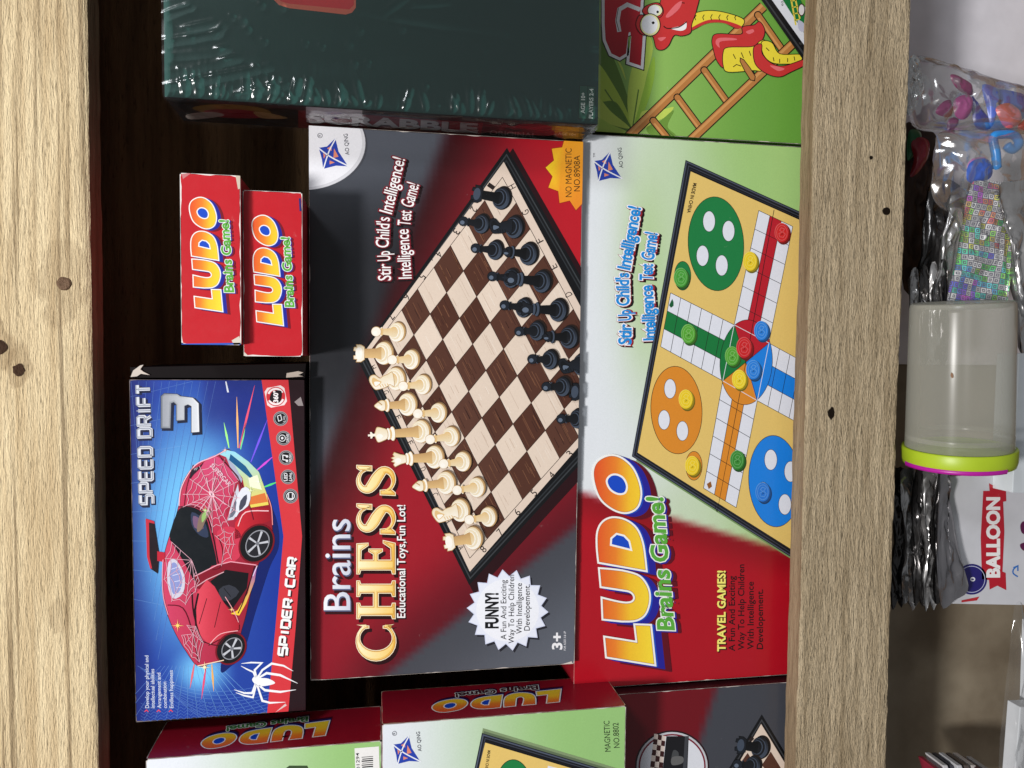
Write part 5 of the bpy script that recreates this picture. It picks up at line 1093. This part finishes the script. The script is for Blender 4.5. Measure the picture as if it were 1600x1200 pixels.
def foil(name, col, rough=.22, holo=False):
    m, nt, b = nodes(name); N = nt.nodes.new; L = nt.links.new
    tc = N('ShaderNodeTexCoord'); setin(b, Metallic=.78, Roughness=rough)
    n = N('ShaderNodeTexNoise'); mp0 = N('ShaderNodeMapping'); mp0.inputs['Scale'].default_value = (.45, 1, 1.3); L(tc.outputs['Object'], mp0.inputs['Vector']); n.inputs['Scale'].default_value = 42; n.inputs['Detail'].default_value = 3; n.inputs['Distortion'].default_value = .9; L(mp0.outputs[0], n.inputs['Vector'])
    bp = N('ShaderNodeBump'); bp.inputs['Strength'].default_value = .4; bp.inputs['Distance'].default_value = .004; L(n.outputs['Fac'], bp.inputs['Height']); L(bp.outputs['Normal'], b.inputs['Normal'])
    if not holo:
        mx = N('ShaderNodeMix'); mx.data_type = 'RGBA'; mx.inputs['A'].default_value = tuple(x * .7 for x in lin(col)) + (1,); mx.inputs['B'].default_value = tuple(min(1, x * 1.2) for x in lin(col)) + (1,); L(n.outputs['Fac'], mx.inputs['Factor']); L(mx.outputs['Result'], b.inputs['Base Color'])
    else:                                                        # diffraction squares: hue varies from cell to cell
        mp = N('ShaderNodeMapping'); mp.inputs['Rotation'].default_value = (0, radians(-8), 0); mp.inputs['Scale'].default_value = (1 / .0042,) * 3; L(tc.outputs['Object'], mp.inputs['Vector'])
        sx = N('ShaderNodeSeparateXYZ'); L(mp.outputs[0], sx.inputs[0])
        fl, cell = {}, N('ShaderNodeCombineXYZ')
        edge = None
        for ax, slot in (('X', 'X'), ('Z', 'Y')):
            f1_ = N('ShaderNodeMath'); f1_.operation = 'FLOOR'; L(sx.outputs[ax], f1_.inputs[0]); L(f1_.outputs[0], cell.inputs[slot])
            fr_ = N('ShaderNodeMath'); fr_.operation = 'FRACT'; L(sx.outputs[ax], fr_.inputs[0])
            sb = N('ShaderNodeMath'); sb.operation = 'SUBTRACT'; sb.inputs[1].default_value = .5; L(fr_.outputs[0], sb.inputs[0]); ab = N('ShaderNodeMath'); ab.operation = 'ABSOLUTE'; L(sb.outputs[0], ab.inputs[0]); fl[ax] = ab
        mxm = N('ShaderNodeMath'); mxm.operation = 'MAXIMUM'; L(fl['X'].outputs[0], mxm.inputs[0]); L(fl['Z'].outputs[0], mxm.inputs[1])
        d1 = N('ShaderNodeMath'); d1.operation = 'SUBTRACT'; d1.inputs[1].default_value = .34; L(mxm.outputs[0], d1.inputs[0]); d2 = N('ShaderNodeMath'); d2.operation = 'ABSOLUTE'; L(d1.outputs[0], d2.inputs[0])
        ln = N('ShaderNodeMath'); ln.operation = 'LESS_THAN'; ln.inputs[1].default_value = .09; L(d2.outputs[0], ln.inputs[0])       # square outlines
        dt = N('ShaderNodeMath'); dt.operation = 'LESS_THAN'; dt.inputs[1].default_value = .1; L(mxm.outputs[0], dt.inputs[0])       # dot in the middle
        sm = N('ShaderNodeMath'); sm.operation = 'MAXIMUM'; L(ln.outputs[0], sm.inputs[0]); L(dt.outputs[0], sm.inputs[1])
        wn = N('ShaderNodeTexWhiteNoise'); L(cell.outputs[0], wn.inputs['Vector']); sp_ = N('ShaderNodeSeparateColor'); L(wn.outputs['Color'], sp_.inputs[0])
        lf = N('ShaderNodeTexNoise'); lf.inputs['Scale'].default_value = 26; L(tc.outputs['Object'], lf.inputs['Vector'])
        hh = N('ShaderNodeMath'); hh.operation = 'MULTIPLY_ADD'; hh.inputs[1].default_value = .35; L(sp_.outputs[0], hh.inputs[0]); l2_ = N('ShaderNodeMath'); l2_.operation = 'MULTIPLY'; l2_.inputs[1].default_value = 2.2; L(lf.outputs['Fac'], l2_.inputs[0]); L(l2_.outputs[0], hh.inputs[2])
        hc = N('ShaderNodeCombineColor'); hc.mode = 'HSV'; hf = N('ShaderNodeMath'); hf.operation = 'FRACT'; L(hh.outputs[0], hf.inputs[0]); L(hf.outputs[0], hc.inputs[0]); gs = N('ShaderNodeMath'); gs.operation = 'GREATER_THAN'; gs.inputs[1].default_value = .55; L(sp_.outputs[1], gs.inputs[0]); gm = N('ShaderNodeMath'); gm.operation = 'MULTIPLY'; gm.inputs[1].default_value = .75; L(gs.outputs[0], gm.inputs[0]); L(gm.outputs[0], hc.inputs[1]); gv = N('ShaderNodeMath'); gv.operation = 'MULTIPLY_ADD'; gv.inputs[1].default_value = .5; gv.inputs[2].default_value = .5; L(sp_.outputs[2], gv.inputs[0]); L(gv.outputs[0], hc.inputs[2])
        gl = N('ShaderNodeMix'); gl.data_type = 'RGBA'; gl.inputs['A'].default_value = (.20, .19, .24, 1); L(sm.outputs[0], gl.inputs['Factor']); L(hc.outputs[0], gl.inputs['B'])
        L(gl.outputs['Result'], b.inputs['Base Color']); setin(b, Metallic=.35, Roughness=.3)
    MATS[name] = m; return m
F_BLACK = foil('black_foil', (82, 80, 80), .22); F_GREY = foil('grey_foil', (190, 188, 188), .26); F_HOLO = foil('holographic_foil', (200, 200, 205), .2, True); F_DARK = foil('dark_red_foil', (46, 34, 34), .45)
FILM = clear_film('clear_bag_film', (.95, .95, .95), .12, .03, .03, .5)

# white sheet leaning on the back wall
V, F = bevel_box(-.01, .30, .086, .0935, -.5745, -.40, .001); Vw = []
tag(mesh_obj('white_board', V, F, plain('white_sheet', (226, 224, 232), .5)), 'plain white panel behind the clear balloon bags, top right of the picture', 'panel')

# balloons inside the first clear bag
N5 = lambda P: [(1220 + x / 4, y / 4) for x, y in P]
for i, (lab, P, y, th, col) in enumerate((
    ('dark purple balloon tip at the top edge of the upper clear bag', [(1060, 470), (1110, 472), (1190, 530), (1196, 592), (1140, 582), (1090, 540)], .031, .004, (120, 34, 84)),
    ('round purple balloon in the middle of the upper clear bag', [(1080, 640), (1110, 605), (1170, 590), (1194, 625), (1182, 710), (1140, 748), (1090, 720)], .026, .005, (150, 62, 120)),
    ('dark purple balloon pointing at the plank in the upper clear bag', [(968, 704), (1010, 640), (1062, 628), (1072, 700), (1050, 732)], .030, .004, (112, 36, 84)),
    ('dark purple balloon hanging lowest in the upper clear bag', [(1048, 742), (1112, 742), (1092, 800), (1045, 828)], .029, .003, (104, 34, 80)),
    ('dark blue balloon strip beside the purple one in the upper clear bag', [(1196, 600), (1240, 660), (1300, 740), (1310, 804), (1230, 804), (1200, 740)], .030, .003, (48, 48, 140)),
    ('pale blue twisted balloon in the upper clear bag', [(1260, 530), (1360, 560), (1362, 620), (1322, 660), (1342, 740), (1312, 792), (1290, 680)], .028, .004, (82, 110, 214)),
    ('broad blue balloon behind the pink one in the upper clear bag', [(1350, 560), (1540, 600), (1540, 720), (1450, 760), (1380, 730), (1362, 640)], .034, .004, (58, 84, 190)),
    ('round salmon pink balloon in the upper clear bag', [(1345, 690), (1370, 655), (1430, 645), (1490, 690), (1502, 760), (1440, 800), (1390, 782)], .024, .005, (224, 104, 108)),
    ('red balloon at the outer edge of the upper clear bag', [(1484, 784), (1540, 740), (1540, 808), (1500, 806)], .026, .003, (196, 36, 48)),
    ('round blue balloon in the lower clear bag', [(1160, 1080), (1180, 1020), (1240, 990), (1300, 1002), (1326, 1070), (1300, 1120), (1220, 1150), (1170, 1130)], .022, .004, (44, 92, 196)),
    ('pink balloon peeping from behind the round blue one', [(1165, 1052), (1186, 1000), (1240, 982), (1286, 992), (1230, 1050)], .028, .003, (196, 122, 182)))):
    tag(pillow('balloon', N5(P), y, th, plain('latex_%d_%d_%d' % col, col, .32, 0, .5), amp=.0012, scale=110, seed=80 + i, n=4, rings=10), lab, 'balloon', 'balloons in the clear bags')
SEAL = clear_film('crinkled_seal_film', (.9, .9, .9), .14, .16, .22, .9)
bag = thing('plastic_bag', 'clear plastic bag of purple and blue balloons, next to the plank', 'plastic bag', at(1500, 206, .028))
pillow('seal_strip', [(1424, 88), (1436, 90), (1440, 112), (1444, 136), (1438, 152), (1426, 176), (1418, 176), (1416, 120)], .020, .003, SEAL, bag, amp=.004, scale=150, seed=61, n=4, sx=1)
(pillow('film', [(1428, 90), (1448, 88), (1500, 104), (1560, 124), (1620, 144), (1620, 206), (1530, 204), (1470, 206), (1426, 196), (1420, 140)], .028, .018, FILM, bag, amp=.005, scale=45, seed=2, n=4, sx=1))
tag(pillow('plastic_bag', [(1470, 206), (1540, 204), (1620, 206), (1620, 300), (1540, 330), (1480, 330), (1456, 300), (1462, 240)], .026, .016, FILM, amp=.004, scale=45, seed=9), 'clear plastic bag with a blue curl inside, above the holographic packet', 'plastic bag')
def tube(name, pts, y, r, mat, parent=None):
    V, F = [], []; n = 10
    P = [at(u, v, y) for u, v in crm(pts, 6, False)]
    for i, p in enumerate(P):
        d = (P[min(i + 1, len(P) - 1)] - P[max(i - 1, 0)]).normalized(); s = d.cross(Vector((0, 1, 0))).normalized(); b = s.cross(d); rr = r * (.35 if i in (0, len(P) - 1) else 1)
        for j in range(n): t = 2 * pi * j / n; V.append(p + s * cos(t) * rr + b * sin(t) * rr)
    for i in range(len(P) - 1):
        for j in range(n): F.append([i * n + j, i * n + (j + 1) % n, (i + 1) * n + (j + 1) % n, (i + 1) * n + j])
    F += [list(range(n)), list(range((len(P) - 1) * n, len(P) * n))]
    return mesh_obj(name, V, F, mat, parent, smooth=True)
tag(tube('curled_balloon', [(1558, 265), (1556, 240), (1552, 215), (1566, 210), (1585, 212), (1592, 224), (1582, 234), (1572, 226)], .024, .0032, plain('blue_latex', (48, 138, 214), .3)), 'long blue balloon curled like a hook in the clear bag', 'balloon', 'balloons in the clear bags')
tag(pillow('foil_packet', [(1412, 196), (1444, 202), (1464, 212), (1458, 250), (1466, 300), (1452, 340), (1456, 392), (1446, 440), (1414, 452), (1408, 300)], .058, .003, plain('dull_brown_wrap', (74, 56, 46), .6, 0, .3), amp=.007, scale=60, seed=3, n=3), 'dull brown wrapped packet in the shade behind the plank', 'packet')
tag(pillow('balloon', [(1424, 224), (1438, 214), (1452, 222), (1450, 246), (1436, 268), (1422, 276), (1428, 248)], .048, .003, plain('latex_dark_red', (132, 26, 38), .35), amp=.001, scale=90, seed=93, n=4), 'dark red balloon in the shade right beside the plank', 'balloon', 'balloons in the clear bags')
tag(pillow('balloon', [(1420, 206), (1436, 204), (1440, 216), (1430, 240), (1418, 250)], .051, .003, plain('latex_green', (30, 96, 54), .35), amp=.001, scale=90, seed=94, n=4), 'green balloon in the shade right beside the plank', 'balloon', 'balloons in the clear bags')
# packets standing behind each other
tag(pillow('foil_packet', [(1516, 290), (1530, 282), (1560, 284), (1592, 288), (1588, 340), (1580, 400), (1573, 475), (1530, 476), (1480, 476), (1494, 410), (1506, 340)], .016, .002, F_HOLO, amp=.003, scale=40, seed=4, n=2, rings=18, sx=1), 'holographic silver packet with rainbow squares behind the clear tub', 'foil packet')
tag(pillow('foil_packet', [(1562, 290), (1580, 284), (1620, 300), (1620, 470), (1604, 560), (1594, 520), (1590, 440), (1578, 370), (1568, 330)], .010, .002, F_GREY, amp=.006, scale=75, seed=5, n=2, rings=18), 'crumpled grey foil packet folded over the holographic packet', 'foil packet')
tag(pillow('foil_packet', [(1486, 300), (1512, 298), (1506, 380), (1494, 478), (1456, 480), (1470, 420), (1472, 370), (1484, 330)], .024, .0015, F_GREY, amp=.006, scale=70, seed=6, n=2, rings=18), 'silver foil packet just left of the rainbow squares, standing on edge', 'foil packet')
for i in range(4):
    u = 1424 + i * 15
    tag(pillow('foil_packet', [(u, 424 - i * 4), (u + 10, 422 - i * 4), (u + 13, 470), (u + 12, 560), (u - 2, 560), (u - 2, 470)], .034 - i * .003, .003, F_BLACK if i % 2 else F_GREY, amp=.0035, scale=90, seed=20 + i, n=3),
        ['thin silver foil packet nearest the plank, behind the tub', 'black foil packet second from the plank, behind the tub', 'thin silver foil packet third from the plank, behind the tub', 'black foil packet fourth from the plank, behind the tub'][i], 'foil packet', 'foil packets on edge')
tag(pillow('foil_packet', [(1452, 292), (1470, 280), (1500, 290), (1492, 350), (1476, 430), (1460, 470), (1436, 440), (1444, 360)], .046, .004, F_BLACK, amp=.008, scale=60, seed=31, n=2), 'dark wrinkled packet in the shade between plank and silver packets', 'foil packet')

# ---- the clear tub lying on its side
TY = -.012
tub = thing('plastic_tub', 'empty clear plastic tub with lime green lid lying on its side', 'tub', at(1500, 610, TY))
r0, r1 = .0338, .0322
pa, pb = at(1503, 472, TY - .003), at(1497, 716, TY + .004); axd = (pb - pa); Ln = axd.length; axd.normalize()
e1 = Vector((0, 1, 0)) - axd * axd.y; e1.normalize(); e2 = axd.cross(e1)
def lathe(name, prof, mat, n=64, a0=0, a1=2 * pi, closed=True):
    V, F = [], []; m = len(prof)
    cnt = n if closed else n + 1
    for i in range(cnt):
        t = a0 + (a1 - a0) * i / n
        for (s, r) in prof: V.append(pa + axd * s + (e1 * cos(t) + e2 * sin(t)) * r)
    for i in range(n):
        j = (i + 1) % cnt
        for k in range(m - 1): F.append([i * m + k, i * m + k + 1, j * m + k + 1, j * m + k])
    return mesh_obj(name, V, F, mat, tub, smooth=True)
m, nt, b = nodes('milky_clear_plastic'); nt.nodes.clear(); N = nt.nodes.new
o_ = N('ShaderNodeOutputMaterial'); tr = N('ShaderNodeBsdfTransparent'); tr.inputs[0].default_value = (.9, .9, .9, 1); df = N('ShaderNodeBsdfPrincipled'); df.inputs['Base Color'].default_value = lin((190, 188, 176)) + (1,); df.inputs['Roughness'].default_value = .22
mxs = N('ShaderNodeMixShader'); fr = N('ShaderNodeLayerWeight'); fr.inputs[0].default_value = .35; mr = N('ShaderNodeMapRange'); mr.inputs[3].default_value = .27; mr.inputs[4].default_value = .8
nt.links.new(fr.outputs['Facing'], mr.inputs[0]); nt.links.new(mr.outputs[0], mxs.inputs[0]); nt.links.new(tr.outputs[0], mxs.inputs[1]); nt.links.new(df.outputs[0], mxs.inputs[2]); nt.links.new(mxs.outputs[0], o_.inputs[0]); MATS['tub'] = m
body_ = lathe('body', [(Ln * .965, r0), (Ln * .5, (r0 + r1) / 2), (.006, r1 * 1.0), (.0015, r1 * .985), (0, r1 * .95), (.0016, r1 * .9), (.004, r1 * .86), (.0045, r1 * .4), (.0045, .0001)], m)
lathe('inner_ring', [(Ln * .84, r0 * .985), (Ln * .855, r0 * .995), (Ln * .87, r0 * .985)], m).parent = body_
LIME = plain('lime_plastic', (168, 192, 40), .4, 0, .45)
lid_ = lathe('lid', [(Ln * .925, r0 * .99), (Ln * .92, r0 * 1.045), (Ln * .93, r0 * 1.06), (Ln * 1.0, r0 * 1.055), (Ln * 1.03, r0 * 1.03), (Ln * 1.035, r0 * .9), (Ln * 1.035, .0001)], LIME)
lathe('lid_handle', [(Ln * 1.01, r0 * 1.035), (Ln * 1.01, r0 * 1.065), (Ln * 1.036, r0 * 1.055), (Ln * 1.042, r0 * .98), (Ln * 1.036, r0 * .97)], plain('magenta_plastic', (176, 24, 150), .35), 40, radians(168), radians(285), False).parent = lid_
c = at(1487, 586, TY); d = (c - CAM).normalized()
def on_tub(u, v, out=1.006):
    """point on the near wall of the tub"""
    dr = FWD + RGT * ((u - 800) / FOCAL) - UPV * ((v - 600) / FOCAL); w = CAM - pa
    dd = dr - axd * dr.dot(axd); ww = w - axd * w.dot(axd); R_ = r0 * .985 * out; A_ = dd.dot(dd); B_ = 2 * dd.dot(ww); C_ = ww.dot(ww) - R_ * R_
    t = (-B_ - math.sqrt(max(0, B_ * B_ - 4 * A_ * C_))) / 2 / A_; return CAM + dr * t
def sticker(name, pts, col, out=1.008): mesh_obj(name, [on_tub(u, v, out) for u, v in pts], [list(range(len(pts)))], plain('mark_%d_%d_%d' % col, col, .6), tub).parent = body_
sticker('brown_speck', [(1486, 582), (1489, 584), (1490, 590), (1487, 591), (1485, 587)], (120, 82, 50))

# ---- card of balloons with red banner
card = thing('balloon_card', 'white header card printed BALLOON in a red banner, below the tub', 'balloon pack', at(1545, 940, .012))
cp = [(1478, 745), (1640, 735), (1640, 946), (1478, 943)]; P0 = [at(u, v, .012) for u, v in cp]; n = 4
V = P0 + [p + Vector((0, .004, 0)) for p in P0]
mesh_obj('card', V, [[0, 1, 2, 3], [7, 6, 5, 4]] + [[i, (i + 1) % 4, 4 + (i + 1) % 4, 4 + i] for i in range(4)], plain('white_card', (206, 206, 212), .4, 0, .4), card)
class Flat(Face):
    def __init__(s, root, o): s.root = root; s.o = Vector(o); s.ex = Vector((1, 0, 0)); s.ez = Vector((0, 0, 1)); s.n = Vector((0, -1, 0)); s.rect = (-1, 1, -1, 1)
KF = Flat(card, P0[3])
A = Art(KF, 2); A.poly([(1545, 755), (1560, 763), (1571, 755), (1572, 783), (1567, 784), (1569, 830), (1566, 893), (1571, 895), (1572, 922), (1558, 915), (1546, 921), (1545, 906), (1534, 905), (1532, 840), (1536, 767), (1546, 767)], (184, 26, 44)); A.text('BALLOON', (1561, 901), (1561, 778), 19, (244, 240, 240), .05); A.build('banner_lettering')
A = Art(KF, 2); A.oval((1518, 905), 24, 24, (36, 30, 110), 0, 40); A.ribbon(ell((1518, 905), 20.5, 20.5, 0, 36), 1.0, (196, 200, 226), True); A.text('0', (1523, 908), (1523, 902), 7, (236, 236, 244), .03); A.poly([(1502, 938), (1530, 932), (1526, 938), (1502, 941)], (186, 40, 50)); A.build('size_roundel')
A = Art(KF, 2); A.ribbon(crm([(1590, 901), (1583, 896), (1583, 890), (1588, 885)], 4, False), 2.0, (40, 110, 190)); A.ribbon([(1583, 887), (1590, 884), (1590, 892)], 2.0, (40, 110, 190)); A.blob([(1594, 820), (1600, 815), (1604, 834), (1596, 832)], (90, 20, 70)); A.blob([(1594, 850), (1606, 848), (1606, 862), (1596, 858)], (90, 20, 70)); A.build('arrow_print')
tag(pillow('foil_packet', [(1470, 742), (1484, 738), (1482, 770), (1490, 810), (1498, 860), (1507, 890), (1514, 915), (1508, 930), (1492, 938), (1480, 950), (1470, 944), (1464, 880), (1466, 800)], .004, .0015, foil('speckled_foil', (140, 138, 142), .25), amp=.004, scale=55, seed=41, n=2), 'dark grey foil packet with rainbow glints overlapping the balloon card', 'foil packet')
JG = [(2, 3, -4), (-3, 5, 6), (4, -2, 2), (-2, 4, -6), (3, -4, 5)]
for i in range(5):
    u = 1400 + i * 17; tag(pillow('foil_packet', [(u - 6 + JG[i][0], 738), (u + 4, 728 + JG[i][1]), (u + 13, 736), (u + 19 + JG[i][1], 800), (u + 15, 850 + JG[i][0] * 3), (u + 22, 900), (u + 17, 934 + JG[i][2]), (u + 9, 952 - JG[i][0]), (u + 3, 938), (u - 4, 950 - JG[i][2]), (u - 8, 900), (u - 3 + JG[i][1], 850), (u - 9, 790)], .036 - i * .006, .002, [F_BLACK, F_GREY, F_BLACK, F_GREY, F_BLACK][i], amp=.006, scale=85, seed=50 + i, n=2, rings=18),
        ['black foil packet against the plank, under the tub', 'grey foil packet second from the plank, under the tub', 'black foil packet third from the plank, under the tub', 'grey foil packet fourth from the plank, under the tub', 'black foil packet beside the balloon card, under the tub'][i], 'foil packet', 'foil packets on edge')
# what they all rest on further down and the packs at the picture's right edge
def slab(name, label, cat, pts, y, d, mat, group=None):
    P0 = [at(u, v, y) for u, v in pts]; n = len(pts); bm = bmesh.new()
    vs = [bm.verts.new(p) for p in P0] + [bm.verts.new(p + Vector((0, d, 0))) for p in P0]
    bm.faces.new(vs[:n]); bm.faces.new(list(reversed(vs[n:])))
    for i in range(n): bm.faces.new([vs[i], vs[(i + 1) % n], vs[n + (i + 1) % n], vs[n + i]])
    bmesh.ops.recalc_face_normals(bm, faces=list(bm.faces)); bmesh.ops.bevel(bm, geom=list(bm.edges), offset=.0006, segments=2, affect='EDGES', profile=.5)
    me = bpy.data.meshes.new(name); bm.to_mesh(me); bm.free(); me.materials.append(mat); o = bpy.data.objects.new(name, me); COL.objects.link(o); return tag(o, label, cat, group)
WHITE = plain('white_carton', (216, 218, 222), .4, 0, .45)
slab('white_box', 'white carton at the lower right corner of the picture, nearest the bottom', 'box', [(1594, 1105), (1700, 1100), (1700, 1260), (1582, 1260)], .010, .012, WHITE)
slab('white_box', 'white carton above the corner one, at the right edge of the picture', 'box', [(1610, 972), (1700, 972), (1700, 1096), (1606, 1100)], .020, .008, WHITE)
slab('plastic_sleeve', 'clear and white plastic sleeve at the right edge, beside the tub', 'sleeve', [(1592, 552), (1640, 552), (1640, 772), (1582, 770)], -.006, .02, plain('pale_sleeve', (214, 220, 226), .2, 0, .6))
tag(pillow('plastic_bag', [(1586, 950), (1600, 948), (1606, 1000), (1596, 1100), (1590, 1260), (1566, 1260), (1562, 1180), (1574, 1060)], -.012, .010, FILM, amp=.003, scale=60, seed=71, n=4, back=False), 'clear plastic wrap around the white cartons, lower right', 'plastic bag')
cols = [(150, 40, 60), (206, 204, 206), (60, 58, 66), (196, 196, 200), (84, 74, 70), (188, 180, 176), (70, 40, 48), (170, 168, 170)]
for i in range(8):
    slab('thin_booklet', ['dark red booklet', 'white booklet', 'black booklet', 'pale grey booklet', 'brown booklet', 'cream booklet', 'maroon booklet', 'light grey booklet'][i] + ', number %d from the plank in the row at the bottom edge' % (i + 1), 'booklet', [(1462 + i * 11, 1198 - (2 if 0 < i < 6 else -4)), (1470 + i * 11, 1198 - (2 if 0 < i < 6 else -4)), (1492 + i * 11, 1270), (1484 + i * 11, 1270)], (.03 + .002 * (i % 3)), .02, plain('booklet_%d' % i, cols[i], .45), 'booklets in a row')
